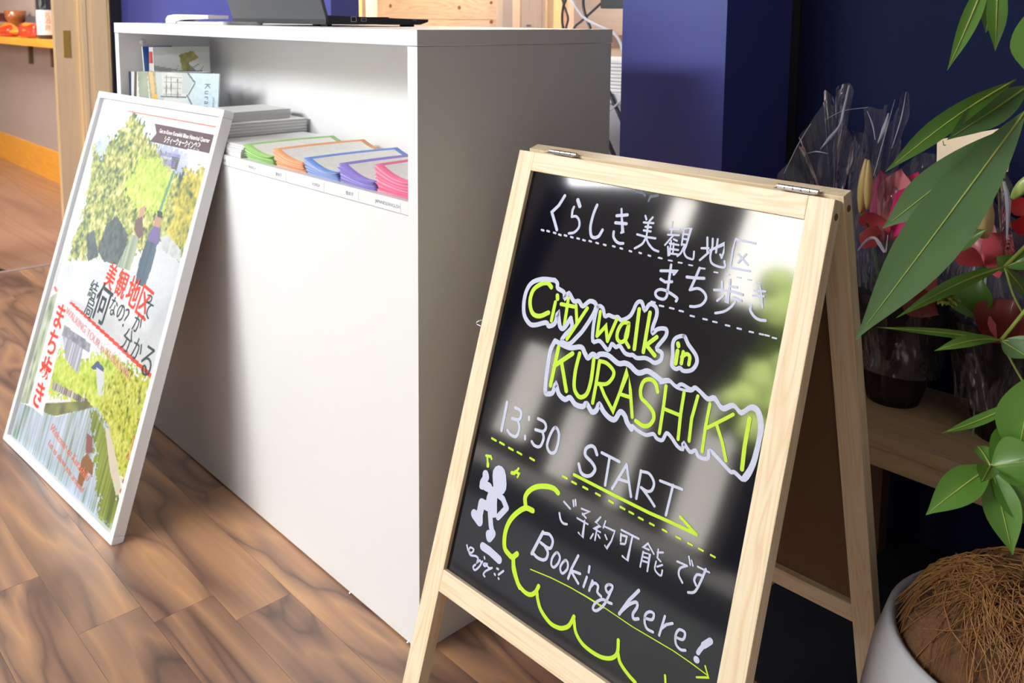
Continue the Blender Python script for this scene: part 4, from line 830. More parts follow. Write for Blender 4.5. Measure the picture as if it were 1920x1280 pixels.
 ('start','white','''45 2487 3731 2472 3713 2458 3694 2444 3677 2429 3665 2413 3659 2397 3657 2380 3658 2363 3664 2345 3674 2326 3688 2309 3706 2298 3724 2293 3743 2294 3765 2299 3787 2312 3805 2336 3818 2368 3828 2402 3838 2430 3849 2454 3862 2476 3876 2493 3891 2503 3908 2503 3928 2495 3951 2483 3974 2470 3993 2454 4009 2435 4022 2414 4033 2393 4040 2371 4043 2346 4044 2322 4040 2301 4031 2282 4015 2266 3993 2251 3968 2235 3944
38 2554 3683 2845 3693
38 2687 3696 2704 4038
38 2958 3688 2820 4036
36 2958 3688 3112 4024
37 2883 3894 3015 3879
36 3180 3683 3192 4016
34 3472 3696 3786 3679
34 3656 3678 3639 4039
35 3182 3689 3213 3683 3244 3676 3274 3671 3302 3673 3328 3685 3354 3702 3376 3723 3391 3744 3398 3767 3398 3793 3393 3817 3386 3838 3375 3853 3361 3865 3343 3873 3324 3879 3303 3880 3278 3877 3253 3873 3228 3869
35 3234 3867 3264 3883 3294 3899 3323 3915 3352 3931 3380 3948 3408 3966 3435 3984 3462 4002'''),
 ('green_marks','green','''31 640 4153 729 4158
31 807 4154 894 4158
30 992 4165 1078 4169
29 1163 4165 1247 4169
29 1408 4159 1489 4163
30 2020 4180 2096 4181
29 2184 4189 2258 4191
29 2377 4184 2450 4186
28 2590 4184 2660 4186
27 2809 4192 2877 4194
27 2992 4197 3059 4199
26 3130 4201 3195 4202
26 3278 4211 3342 4212
25 3445 4212 3508 4213
25 3633 4210 3694 4212
24 3830 4212 3890 4213
23 3994 4215 4052 4217
23 4141 4216 4198 4218
22 4301 4219 4357 4221'''),
 ('start_arrow','green','''41 2194 4095 2450 4098 2968 4103 3409 4103 3754 4088 4079 4081
37 3835 3983 4080 4086'''),
 ('notes','green','''36 624 4406 682 4530
36 604 4413 700 4394 719 4418
54 670 4505 678 4532'''),
 ('notes2','green','''34 1159 4454 1207 4436 1248 4362
34 1201 4416 1278 4425 1261 4472
51 1144 4459 1189 4446'''),
 ('cloud','green','''68 2001 4404 1981 4397 1962 4389 1941 4383 1917 4380 1888 4381 1855 4385 1821 4392 1785 4402 1745 4415 1703 4431 1661 4450 1624 4470 1590 4493 1560 4518 1533 4545 1511 4571 1493 4597 1480 4623 1472 4648 1469 4674 1474 4699 1485 4724 1498 4749 1510 4774
70 1645 4778 1613 4780 1581 4780 1548 4783 1516 4793 1483 4815 1449 4843 1416 4876 1385 4911 1356 4947 1329 4985 1305 5026 1286 5067 1271 5110 1261 5153 1255 5197 1254 5241 1258 5287 1267 5334 1280 5377 1297 5412 1322 5435 1352 5449 1383 5458 1409 5465 1429 5471 1444 5473 1458 5472 1473 5466 1488 5454 1504 5436 1519 5416 1535 5397
67 1484 5469 1493 5494 1501 5518 1511 5544 1526 5572 1549 5606 1577 5644 1606 5681 1631 5710 1650 5729 1667 5742 1683 5752 1699 5764
57 1501 5534 1508 5555 1514 5575 1522 5596 1536 5618 1557 5644 1582 5671 1611 5698 1640 5721 1669 5739 1700 5754 1732 5766 1763 5775 1795 5780 1827 5782 1858 5780 1885 5773 1910 5762 1933 5745 1952 5725 1969 5705 1980 5683 1988 5660 1994 5636 2001 5612
52 2002 5702 2007 5716 2011 5729 2017 5744 2028 5762 2044 5785 2064 5812 2088 5839 2118 5863 2156 5885 2201 5906 2247 5923 2290 5935 2329 5940 2368 5939 2404 5935 2436 5929 2462 5923 2483 5915 2503 5905 2522 5893 2543 5879 2563 5863 2582 5844 2598 5821 2611 5794 2622 5762 2632 5729 2642 5696
47 2651 5727 2666 5760 2679 5794 2696 5827 2718 5855 2748 5879 2782 5900 2821 5918 2863 5931 2911 5939 2964 5943 3017 5944 3064 5943 3104 5939 3141 5934 3174 5926 3205 5916 3235 5904 3262 5891 3286 5876 3307 5859 3325 5840 3339 5821 3350 5798 3357 5773 3356 5743 3351 5710 3343 5675 3336 5641
45 3363 5770 3376 5793 3388 5817 3402 5839 3422 5860 3450 5878 3483 5895 3519 5910 3552 5923 3583 5934 3613 5942 3642 5949 3672 5957'''),
 ('booking_arrow','green','''12 2642 5395 2819 5389 3034 5390 3487 5408 4069 5395 4308 5406 4531 5426
14 1811 5478 2171 5428 2501 5401 2775 5395 3043 5401
20 4487 5351 4551 5442 4410 5512'''),
 ('cloud2','green','''30 4029 5691 4054 5766'''),
 ('booking','white','''27 2126 4471 2247 4514
27 2267 4400 2294 4462
27 2299 4380 2325 4441
30 2090 4634 2101 4652 2111 4671 2122 4688 2134 4702 2146 4712 2160 4719 2173 4723 2187 4726 2202 4725 2216 4722 2231 4717 2246 4713
24 2423 4444 2554 4431 2455 4505
24 2452 4495 2520 4523
24 2384 4578 2566 4583
24 2508 4562 2527 4765 2451 4736
23 2736 4425 2680 4514 2756 4527 2673 4594 2775 4596
23 2716 4565 2721 4717
23 2676 4659 2650 4725
23 2750 4639 2786 4663
23 2820 4441 2807 4528
22 2808 4506 2984 4498 2962 4627 2914 4739 2882 4715
23 2854 4596 2893 4634
26 3075 4445 3340 4441
26 3247 4443 3244 4540 3242 4742 3162 4724
27 3080 4491 3094 4571
26 3083 4501 3169 4486 3168 4562
26 3102 4600 3159 4581
23 3479 4436 3424 4506 3508 4501
23 3480 4440 3584 4516
23 3436 4553 3434 4732
23 3438 4563 3532 4543 3541 4737
23 3456 4607 3519 4596
23 3455 4655 3517 4643
23 3631 4444 3641 4538 3691 4557
23 3627 4482 3702 4449
22 3633 4583 3632 4604 3631 4627 3630 4648 3633 4665 3640 4677 3650 4686 3662 4693 3674 4698 3689 4703 3706 4707 3721 4707 3733 4703 3737 4692 3738 4676 3737 4657 3736 4640
22 3658 4633 3723 4584
25 3907 4463 4041 4455
26 4030 4460 4010 4475 3990 4490 3971 4505 3958 4521 3951 4539 3949 4557 3951 4575 3957 4593 3968 4609 3985 4624 4003 4639 4021 4654
21 4040 4350 4077 4429
21 4083 4376 4112 4423
21 4174 4406 4327 4403
29 4277 4390 4271 4420 4265 4450 4259 4480 4252 4510 4243 4543 4234 4577 4225 4609 4215 4635 4207 4655 4200 4669 4191 4681 4181 4691 4167 4700 4150 4708 4133 4714 4116 4721
29 4249 4472 4231 4476 4213 4479 4196 4484 4182 4492 4173 4506 4166 4525 4162 4544 4162 4561 4167 4573 4176 4584 4187 4594 4196 4605
48 1892 4961 1782 5286
40 1908 4969 1932 4961 1957 4952 1981 4946 2003 4944 2025 4950 2046 4961 2064 4975 2077 4991 2083 5011 2084 5035 2081 5059 2075 5078 2068 5091 2058 5100 2044 5106 2024 5109 1997 5110 1963 5106 1927 5102 1891 5098
40 1971 5113 1990 5124 2010 5135 2027 5147 2039 5161 2044 5179 2045 5200 2041 5222 2035 5239 2026 5253 2013 5265 1998 5275 1980 5283 1959 5288 1935 5292 1910 5294 1888 5294 1868 5292 1850 5287 1832 5282 1814 5277
33 2182 5100 2166 5114 2151 5137 2137 5165 2128 5190 2124 5213 2124 5236 2127 5258 2132 5274 2142 5285 2155 5292 2169 5294 2183 5289 2198 5276 2214 5254 2229 5230 2239 5208 2245 5187 2248 5166 2248 5146 2243 5130 2232 5117 2216 5105 2198 5098 2182 5100
32 2335 5133 2321 5150 2305 5175 2292 5203 2284 5226 2283 5245 2286 5261 2293 5275 2301 5285 2309 5293 2319 5299 2330 5300 2342 5295 2357 5281 2373 5259 2388 5236 2397 5214 2399 5195 2397 5175 2391 5158 2384 5145 2374 5135 2362 5129 2348 5127 2335 5133
36 2521 4996 2460 5186 2439 5317
35 2453 5208 2605 5183
35 2469 5220 2606 5302
35 2722 5043 2727 5110
35 2715 5175 2694 5304
34 2808 5179 2788 5307
34 2790 5270 2802 5248 2815 5225 2828 5205 2842 5191 2858 5186 2876 5186 2892 5191 2904 5199 2909 5213 2908 5233 2907 5253 2911 5269 2924 5278 2941 5283 2960 5287 2978 5292
33 3049 5115 3037 5125 3026 5139 3018 5153 3016 5167 3022 5180 3034 5194 3049 5205 3062 5208 3074 5201 3087 5186 3098 5168 3106 5152 3111 5139 3113 5126 3111 5115 3106 5107 3095 5105 3080 5105 3063 5109 3049 5115
34 3106 5152 3099 5180 3092 5208 3085 5236 3077 5264 3068 5292 3059 5319 3049 5347 3035 5373 3017 5401 2996 5430 2974 5456 2955 5474 2936 5483 2918 5486 2903 5483 2895 5475 2894 5460 2898 5438 2907 5414 2920 5391 2938 5370 2960 5348 2984 5328 3007 5314 3031 5308 3057 5306 3080 5307 3100 5307 3115 5305 3126 5303 3135 5301 3145 5299
41 3480 4991 3373 5157 3279 5358
37 3291 5332 3314 5298 3338 5263 3361 5229 3384 5201 3409 5176 3435 5153 3459 5136 3478 5128 3490 5130 3498 5141 3502 5157 3502 5174 3495 5196 3483 5222 3471 5248 3464 5270 3465 5287 3470 5301 3478 5311 3488 5316 3501 5314 3517 5306 3533 5296 3549 5287
32 3629 5239 3657 5233 3686 5227 3712 5220 3730 5210 3740 5193 3744 5173 3742 5153 3737 5140 3726 5135 3711 5134 3693 5138 3678 5144 3664 5154 3650 5167 3639 5183 3631 5200 3628 5219 3629 5241 3633 5263 3640 5282 3648 5298 3660 5313 3673 5326 3689 5334 3708 5337 3729 5336 3751 5333 3772 5331
30 4067 5243 4093 5240 4121 5237 4146 5232 4164 5223 4175 5206 4180 5182 4179 5160 4174 5145 4160 5137 4140 5135 4118 5137 4100 5144 4087 5156 4077 5174 4069 5195 4066 5216 4066 5239 4070 5264 4078 5288 4088 5307 4102 5320 4120 5329 4139 5334 4157 5337 4173 5335 4189 5329 4204 5321 4220 5314
31 3886 5097 3860 5326
31 3870 5246 3923 5174 3998 5124
72 4494 5078 4426 5157
51 4426 5157 4388 5230 4376 5263
72 4370 5339 4377 5340'''),
 ('figure','white','''261 926 4573 976 4689
122 671 4657 692 4687
76 672 4694 661 4718 648 4742 638 4765 633 4785 635 4801 643 4813 652 4824 661 4836
75 638 4837 669 4826 701 4814 732 4804 762 4797 791 4795 819 4796 847 4798 875 4800
133 717 4799 784 4796
161 877 4844 863 4939
161 863 4939 875 5010
130 899 4805 931 4943
129 931 4943 974 5075
86 923 4811 1085 4838
84 1085 4838 1187 4924
85 1187 4924 1068 5096
128 840 5039 716 5042
128 716 5042 721 5161
127 715 5178 750 5285
129 750 5285 619 5232
120 721 5161 736 5275
89 892 5063 975 5253
89 975 5253 1034 5332
120 1034 5332 992 5409
120 992 5409 970 5374
110 908 5563 1054 5567
108 1054 5567 1215 5593
107 1215 5593 1249 5599'''),
 ('enjoy','white','''28 610 5674 621 5689 632 5705 644 5720 657 5730 673 5735 693 5737 711 5735 726 5730 738 5718 748 5702 754 5685 753 5673 741 5668 721 5666 700 5668 684 5673 674 5683 668 5697 665 5712 667 5725 673 5738 683 5750 697 5760 714 5765 737 5762 763 5754 791 5744 819 5735
28 819 5735 832 5736 846 5736 858 5738 867 5744 868 5758 866 5777 863 5795 864 5804 871 5798 882 5784 894 5767 905 5757 912 5755 919 5759 924 5764 931 5768
28 958 5748 949 5771 941 5795 932 5817 920 5839 905 5860 888 5883 870 5901 854 5912 840 5913 827 5907 817 5896 812 5886 814 5877 823 5866 833 5854 843 5843
27 976 5681 990 5697
27 995 5761 1006 5755 1026 5748 1045 5743 1056 5742 1055 5750 1047 5763 1035 5777 1025 5785 1014 5786 1000 5783 990 5778 988 5772
27 1048 5753 1061 5760 1073 5767 1086 5772 1099 5775 1113 5771 1127 5765 1142 5757 1156 5749
27 1156 5749 1129 5772 1100 5796 1074 5818 1054 5838 1040 5856 1032 5871 1028 5884 1027 5894 1031 5901 1040 5904 1050 5906 1059 5909
30 1244 5718 1271 5716
30 1221 5801 1236 5808
29 1366 5697 1295 5778
29 1305 5821 1315 5826'''),
 ('smudge','dim','''35 2253 312 2358 310 2410 339
35 2480 400 2498 343 2608 309'''),
]

mw = mat('chalk_white', srgb(198, 202, 226), 0.6); mg = mat('chalk_green', srgb(190, 226, 30), 0.55); md = mat('chalk_smudge', srgb(110, 114, 130), 0.8)
nm_ = {'start': 'start_lettering', 'dashes2': 'dashed_line', 'dashes3': 'dashed_line', 'start_arrow': 'long_arrow', 'notes': 'music_note', 'notes2': 'music_note', 'cloud2': 'cloud_outline', 'cloud': 'cloud_outline', 'booking_arrow': 'booking_underline_arrow', 'enjoy': 'enjoy_lettering', 'heading': 'heading_lettering', 'dashes': 'dashed_line', 'city_walk': 'title_lettering', 'outline': 'title_outline', 'times': 'time_lettering', 'green_marks': 'dashed_line', 'booking': 'booking_lettering', 'figure': 'walking_figure_doodle', 'smudge': 'wiped_smudge'}
for i, (g, col, data) in enumerate(BOARD_STROKES):
    bm = bmesh.new(); zz = -0.0063+0.00002*i
    for jl, ln in enumerate(data.split('\n')):
        v = [int(a)/1e4 for a in ln.split()]; pts = [(v[k], -v[k+1]) for k in range(1, len(v), 2)]
        ribbon(bm, pts, v[0], zz+jl*6e-6)
    me_ = obj(nm_[g], bm, {'white': mw, 'green': mg, 'dim': md}[col], ff, smooth='keep')
# back frame: mirror image leaning the other way
be = R(15.0); bdn = V((0, 0, -math.cos(be)))+sbk*math.sin(be); BP = SP+sbk*(TH*math.cos(sal)+0.0015)+V((0, 0, 0.0))
BM_ = fr(BP, sex, -bdn); bf = empty('back_frame'); bf.parent = ab; bf.matrix_basis = gm(ab).inverted() @ BM_
BL = BP.z/math.cos(be)
member('stile', 0, sw, -BL+0.004, 0, -TH, 0, 'y', bf); member('stile', SW-sw, SW, -BL+0.004, 0, -TH, 0, 'y', bf)
member('top_rail', sw, SW-sw, -tr, 0, -TH, 0, 'x', bf); member('bottom_rail', sw, SW-sw, -tr-PL-br, -tr-PL, -TH, 0, 'x', bf)
brown = mat('hardboard', srgb(112, 84, 62), 0.8, noise=.06, nscale=40)
box('backing_panel', (sw-0.004, -tr-PL-0.004, -0.013), (SW-sw+0.004, -tr+0.004, -0.009), brown, bf)
box('backing_panel', (sw-0.004, -tr-PL-0.004, -0.016), (SW-sw+0.004, -tr+0.004, -0.0125), brown, ff)
# hinges
for p0, p1 in (((1020, 284), (1071, 292)), ((1452, 349), (1528, 362))):
    a_ = at(*p0, z=SP.z+0.002); b_ = at(*p1, z=SP.z+0.002); a_.y = b_.y = SP.y+0.017+ (a_.x-SP.x)*math.sin(sth); bm = bmesh.new(); n = 5
    for k in range(n):
        u0, u1 = k/n+.01, (k+1)/n-.01; tube_pts(bm, [a_.lerp(b_, u0), a_.lerp(b_, u1)], 0.0026, 10)
    lo = a_+V((0, -0.010, -0.0022)); hi = b_+V((0, 0.010, -0.0012)); add_box(bm, lo, hi)
    obj('hinge', bm, metal, ab, world=True)
for mtx, z_ in ((SM, -TH/2), (BM_, -TH/2)):
    for x_ in (0, SW):
        bm = bmesh.new(); bmesh.ops.create_cone(bm, segments=16, radius1=0.0042, radius2=0.0042, depth=0.0012, cap_ends=True)
        obj('screw_plug', bm, mat('plug', srgb(120, 92, 66), .6), ab, mtx @ Matrix.Translation((x_, -0.019, z_)) @ Matrix.Rotation(R(90), 4, 'Y'), world=True)
# little chain hook on the left stile
hk = at(897, 607, x=SP.x-0.003); bm = bmesh.new()
tube_pts(bm, smoothpts([hk+V((0.003, .004, .006)), hk+V((-.002, .0, .003)), hk+V((-.004, 0, -.001)), hk+V((0.003, .002, -.003))]), 0.0008, 6); obj('hook', bm, mat('bright_steel', (.8, .8, .85, 1), .15, metal=1), ab, world=True)

# ================================================================ BENCH WITH BOUQUETS
BZ = 0.337
bn = empty('flower_bench', (0.8, 0.74, 0), 'low wooden bench carrying the wrapped bouquets by the navy wall', 'bench')
box('seat_board', (0.34, 0.60, BZ-0.022), (1.62, 0.862, BZ), olive_wood, bn, bev=0.002, world=True)
box('apron', (0.34, 0.602, BZ-0.055), (1.62, 0.622, BZ-0.0225), olive_wood, bn, bev=0.002, world=True)
for x_, y_ in ((0.372, 0.64), (0.372, 0.82), (1.58, 0.64), (1.58, 0.82)):
    box('leg', (x_-0.018, y_-0.018, 0), (x_+0.018, y_+0.018, BZ-0.022), mat('leg_brown', srgb(96, 62, 50), .6), bn, world=True)

def film_material():
    m = bpy.data.materials.new('clear_film'); m.use_nodes = True; nt = m.node_tree; N = nt.nodes.new; L = nt.links; nt.nodes.remove(nt.nodes['Principled BSDF'])
    tr_ = N('ShaderNodeBsdfTransparent'); gl = N('ShaderNodeBsdfGlossy'); gl.inputs['Roughness'].default_value = 0.13; gl.inputs['Color'].default_value = (0.92, 0.92, 1, 1)
    lw = N('ShaderNodeFresnel'); lw.inputs['IOR'].default_value = 1.45; mx = N('ShaderNodeMixShader')
    tr_.inputs['Color'].default_value = (0.93, 0.93, 0.95, 1)
    mp = N('ShaderNodeMath'); mp.operation = 'MULTIPLY_ADD'; mp.inputs[1].default_value = 1.5; mp.inputs[2].default_value = 0.03; mp.use_clamp = True
    n = N('ShaderNodeTexNoise'); n.inputs['Scale'].default_value = 26; n.inputs['Detail'].default_value = 3; n.inputs['Distortion'].default_value = 0.7; tc = N('ShaderNodeTexCoord')
    mpp = N('ShaderNodeMapping'); mpp.inputs['Scale'].default_value = (1, 1, .3); L.new(tc.outputs['Object'], mpp.inputs[0]); L.new(mpp.outputs[0], n.inputs['Vector'])
    bp = N('ShaderNodeBump'); bp.inputs['Strength'].default_value = 0.9; bp.inputs['Distance'].default_value = 0.02; L.new(n.outputs['Fac'], bp.inputs['Height']); L.new(bp.outputs[0], gl.inputs['Normal'])
    df = N('ShaderNodeBsdfDiffuse'); df.inputs[0].default_value = (.75, .75, .85, 1); tl_ = N('ShaderNodeMixShader'); tl_.inputs[0].default_value = 0.045
    L.new(tr_.outputs[0], tl_.inputs[1]); L.new(df.outputs[0], tl_.inputs[2]); tr_ = tl_
    L.new(lw.outputs[0], mp.inputs[0]); L.new(mp.outputs[0], mx.inputs[0]); L.new(tr_.outputs[0], mx.inputs[1]); L.new(gl.outputs[0], mx.inputs[2]); L.new(mx.outputs[0], nt.nodes['Material Output'].inputs[0]); return m
film = film_material()
darkwrap = mat('dark_wrap', (0.020, 0.013, 0.018, 1), 0.25, bump=.5, bscale=14)
def petal_bm(bm, base, tip, wd, nrm, curl, cup=0.3, n=8, m_=6, pos=0.55, mi=0, wavy=0.0, seed=0):
    """a leaf or petal blade: base -> tip, widest at `pos`; bends along nrm by curl"""
    base, tip = V(base), V(tip); d = tip-base; L_ = d.length; d.normalize(); nrm = V(nrm); nrm = (nrm-d*nrm.dot(d)).normalized(); s = d.cross(nrm); g = []; rr = random.Random(seed)
    for i in range(n+1):
        t = i/n; u = t/pos if t < pos else (1-t)/(1-pos); prof = math.sin(min(1, u)*math.pi/2)**(0.9 if t < pos else 1.15)
        c_ = base+d*L_*t+nrm*curl*L_*math.sin(math.pi*t)
        row = []
        for j in range(m_+1):
            v = j/m_*2-1; row.append(bm.verts.new(c_+s*v*wd/2*max(prof, 0.015)+nrm*(abs(v)**1.5*cup*wd/2*prof+wavy*wd*math.sin(t*17+v*3)*abs(v))))
        g.append(row)
    for i in range(n):
        for j in range(m_): bm.faces.new((g[i][j], g[i][j+1], g[i+1][j+1], g[i+1][j])).material_index = mi
    return s, d, nrm
def leafmat(name, a, b_, rough=0.35, tl=0.25):
    if name in _M: return _M[name]
    m = mat(name, a, rough, noise=.12, nscale=20, bump=.1, bscale=60); m.node_tree.nodes['Principled BSDF'].inputs['Coat Weight'].default_value = .15
    nt = m.node_tree; t_ = nt.nodes.new('ShaderNodeBsdfTranslucent'); t_.inputs[0].default_value = b_; mx = nt.nodes.new('ShaderNodeMixShader'); mx.inputs[0].default_value = tl
    o_ = nt.nodes['Material Output']; nt.links.new(nt.nodes['Principled BSDF'].outputs[0], mx.inputs[1]); nt.links.new(t_.outputs[0], mx.inputs[2]); nt.links.new(mx.outputs[0], o_.inputs[0]); return m
pinkp = leafmat('lily_pink', srgb(236, 60, 130), srgb(250, 100, 150), .45); palep = leafmat('lily_pale_pink', srgb(240, 150, 160), srgb(250, 180, 170), .45)
salmon = leafmat('lily_salmon', srgb(210, 90, 100), srgb(230, 110, 110), .45); redp = leafmat('petal_red', srgb(190, 30, 40), srgb(220, 50, 50), .4)
budm = leafmat('bud_olive', srgb(200, 172, 116), srgb(210, 180, 90), .45); greenl = leafmat('bouquet_green', srgb(70, 110, 34), srgb(120, 160, 40), .4); dkredp = leafmat('petal_dark_red', srgb(120, 36, 30), srgb(150, 40, 30), .5)
VW = -FW
def bouquet(name, label, c, top, rad, ztop):
    t = empty(name, (c[0], c[1], BZ), label, 'bouquet'); n = 48
    bm = bmesh.new(); ph = random.random()*6
    prof = [(0.045, 0.0), (0.05, 0.03), (rad*.62, 0.09), (rad*.85, 0.15), (rad, ztop-BZ)]
    lathe(bm, prof, n, (0, 0, 0), wob=lambda j, a: (0.10*rad*math.sin(a*9+ph)+0.05*rad*math.sin(a*17))*min(1, j/2.2)); bm.faces.new([v for v in bm.verts][:n][::-1])
    obj('dark_wrap', bm, darkwrap, t, smooth=True); return t
b1_ = bouquet('lily_bouquet', 'bouquet with a bright pink lily in dark wrap and clear film, right behind the sign', (0.415, 0.765), None, 0.092, 0.545)
b2_ = bouquet('lily_bouquet', 'bouquet with salmon lilies and a large pale bud, at the right edge behind the leaves', (0.605, 0.755), None, 0.092, 0.535)
def lily(par, hub, petals, mat_c, nm='lily_flower'):
    """petals: (px, py, y_plane, width, material)"""
    for (tx, ty, yy, wd, mm, cup) in petals:
        bm = bmesh.new(); petal_bm(bm, hub, at(tx, ty, y=yy), wd, V((0, -1, .25)), -0.12, cup, wavy=.04, pos=.6)
        obj('petal', bm, mm, par, smooth=True, world=True)
Y1 = 0.66
h1 = at(1660, 452, y=0.70)
lily(b1_, h1, [(1652, 318, .72, .062, pinkp, .25), (1690, 316, .68, .075, palep, .2), (1722, 322, .70, .07, pinkp, .2), (1622, 395, .64, .05, salmon, .3), (1750, 372, .62, .040, redp, .3), (1612, 440, .62, .045, salmon, .3), (1706, 350, .62, .05, pinkp, .25)], None)
def bud(par, a, b_, r, m=budm):
    a, b_ = V(a), V(b_); bm = bmesh.new(); n = 10; d = (b_-a)
    pts = [a+d*(i/n) for i in range(n+1)]; rs = [r*max(.12, math.sin(math.pi*(0.08+0.86*i/n))**.8*(1.0-.25*(i/n))) for i in range(n+1)]
    tube_pts(bm, pts, rs, 12)
    for k, v in enumerate(bm.verts):
        if (k % 12) % 4 == 0: c_ = pts[k//12]; v.co = c_+(v.co-c_)*.80
    obj('bud', bm, m, par, smooth=True, world=True)
bud(b1_, at(1614, 398, y=.66), at(1624, 298, y=.66), .0115)
bud(b1_, at(1626, 392, y=.65), at(1629, 300, y=.65), .0085)
def stem(par, pts, r, m=greenl, nm='stem'):
    bm = bmesh.new(); tube_pts(bm, smoothpts(pts), r, 6); obj(nm, bm, m, par, smooth=True, world=True)
stem(b1_, [at(1616, 398, y=.66), at(1640, 470, y=.70), V((0.415, .765, .37))], .003)
stem(b1_, [h1, at(1668, 520, y=.74), V((0.415, .765, .36))], .004)
h2 = at(1846, 498, y=.68)
lily(b2_, h2, [(1800, 398, .70, .055, salmon, .3), (1822, 388, .72, .055, palep, .3), (1884, 440, .64, .052, salmon, .25), (1790, 470, .62, .035, salmon, .3), (1880, 500, .60, .035, salmon, .3)], None)
bud(b2_, at(1846, 446, y=.62), at(1838, 347, y=.62), .0185)
h3 = at(1945, 400, y=.7)
lily(b2_, h3, [(1888, 378, .68, .03, redp, .2), (1908, 440, .64, .04, redp, .3)], None)
bud(b2_, at(1898, 372, y=.62), at(1940, 322, y=.62), .010, leafmat('bud_green', srgb(180, 200, 110), srgb(190, 220, 100)))
stem(b2_, [h2, at(1850, 560, y=.72), V((0.605, .755, .36))], .004)
for (p_, q2, y1, p2, q3, y2, wd, mm, par) in ((1760, 590, .60, 1690, 545, .60, .050, dkredp, b1_), (1745, 600, .61, 1720, 470, .66, .06, dkredp, b1_), (1850, 640, .60, 1905, 560, .60, .07, dkredp, b2_), (1900, 660, .60, 1900, 560, .61, .06, salmon, b2_), (1830, 590, .60, 1840, 520, .60, .05, greenl, b2_), (1900, 500, .6, 1868, 480, .58, .03, greenl, b2_), (1840, 600, .6, 1790, 520, .62, .05, greenl, b1_), (1780, 470, .62, 1850, 430, .6, .03, greenl, b2_)):
    bm = bmesh.new(); petal_bm(bm, at(p_, q2, y=y1), at(p2, q3, y=y2), wd, V((0, -1, .3)), .12, .3); obj('leaf' if mm is greenl else 'petal', bm, mm, par, smooth=True, world=True)
# little yellow-green star flower head
bm = bmesh.new(); c_ = at(1773, 562, y=.60)
for i in range(46):
    a = random.random()*6.28; e_ = random.uniform(-.6, 1.2); d = V((math.cos(a)*math.cos(e_), -abs(math.sin(a))*math.cos(e_)-.2, math.sin(e_))).normalized()
    petal_bm(bm, c_+d*.004, c_+d*random.uniform(.014, .027), .007, V((0, 0, 1)) if abs(d.z) < .8 else V((1, 0, 0)), .15, .3, 3, 2)
obj('flower_head', bm, leafmat('yellow_green_flower', srgb(196, 204, 100), srgb(200, 210, 90)), b1_, smooth=True, world=True)['label'] = 'small yellow green flower head'
# clear film: crumpled cones rising above the flowers
def film_cone(par, c, z0, prof, peaks, seed):
    rr = random.Random(seed); n = 72; bm = bmesh.new(); rings = []
    for j, (r, z) in enumerate(prof):
        ring = []
        for k in range(n):
            a = 2*math.pi*k/n; t = j/(len(prof)-1); w_ = math.sin(a*7+seed)*.10+math.sin(a*13+seed*2+j)*.05+math.sin(a*23+seed*3)*.03
            pz = sum(h*max(0, math.cos((a-pa)/2))**26 for pa, h in peaks)*t**2
            ring.append(bm.verts.new((c[0]+r*(1+w_*t*1.3)*math.cos(a), c[1]+r*(1+w_*t*1.3)*math.sin(a)*.8, z0+z+pz)))
        rings.append(ring)
    for a_, b_ in zip(rings, rings[1:]):
        for k in range(n): bm.faces.new((a_[k], a_[(k+1) % n], b_[(k+1) % n], b_[k]))
    obj('clear_film', bm, film, par, smooth=True, world=True)
film_cone(b1_, (0.415, 0.765), .40, [(.08, 0), (.092, .10), (.094, .20), (.09, .28), (.084, .32)], [(R(200), .10), (R(255), .03), (R(310), .08), (R(20), .1)], 1)
film_cone(b2_, (0.605, 0.755), .39, [(.08, 0), (.092, .10), (.094, .18), (.09, .25), (.08, .30)], [(R(170), .12), (R(215), .04), (R(330), .06)], 4)
def film_strip(par, pts, wds, tw=0.0):
    """narrow gathered pleat of film, whitened to stand in for a highlight"""
    pts = smoothpts([at(a, b_, y=y) for a, b_, y in pts]); bm = bmesh.new(); n = len(pts); rows = []
    for i, p in enumerate(pts):
        t = i/(n-1)*(len(wds)-1); k = min(int(t), len(wds)-2); w_ = wds[k]*(1-t+k)+wds[k+1]*(t-k); d = (pts[min(i+1, n-1)]-pts[max(i-1, 0)]).normalized(); s = d.cross(V((0, -1, 0))).normalized()
        rows.append([bm.verts.new(p+s*w_*(j/6-.5)+V((0, -1, 0))*w_*.55*(1 if j % 2 else -.2)) for j in range(7)])
    for a_, b_ in zip(rows, rows[1:]):
        for j in range(6): bm.faces.new((a_[j], a_[j+1], b_[j+1], b_[j]))
    me_n = 'film_highlight'; obj(me_n, bm, shiny, par, smooth=False, world=True)
shiny = mat('film_highlight_white', (0.9, 0.9, 1.0, 1), 0.2, spec=1.0, alpha=0.7, coat=1.0)  # whitish colour stands in for bright streaks of light on the film
def film_sheet(par, poly, y, seed, amp=.012):
    """crumpled flat sheet of film bounded by a fan of points, slightly pleated towards its foot"""
    P = [at(a, b_, y=y) for a, b_ in poly]; foot = at(*poly[0], y=y+.05); bm = bmesh.new(); n = 12; rows = []
    edge = smoothpts(P[1:], 5)
    for i, p in enumerate(edge):
        row = []
        for j in range(n+1):
            t = j/n; q2 = foot.lerp(p, t); q2 = q2+V((0, -1, 0))*amp*(math.sin(i*.55+seed)+.35*math.sin(i*1.3+t*4+seed*2))*t; row.append(bm.verts.new(q2))
        rows.append(row)
    for a_, b_ in zip(rows, rows[1:]):
        for j in range(n):
            if a_[j].co != b_[j].co: bm.faces.new((a_[j], a_[j+1], b_[j+1], b_[j]))
    bmesh.ops.remove_doubles(bm, verts=bm.verts, dist=1e-6)
    obj('clear_film', bm, film, par, smooth=True, world=True)
film_sheet(b1_, [(1560, 420), (1462, 335), (1478, 300), (1500, 262), (1522, 228), (1542, 180), (1556, 168), (1566, 200), (1575, 165), (1592, 158), (1594, 200), (1586, 235), (1600, 300)], .66, 1)
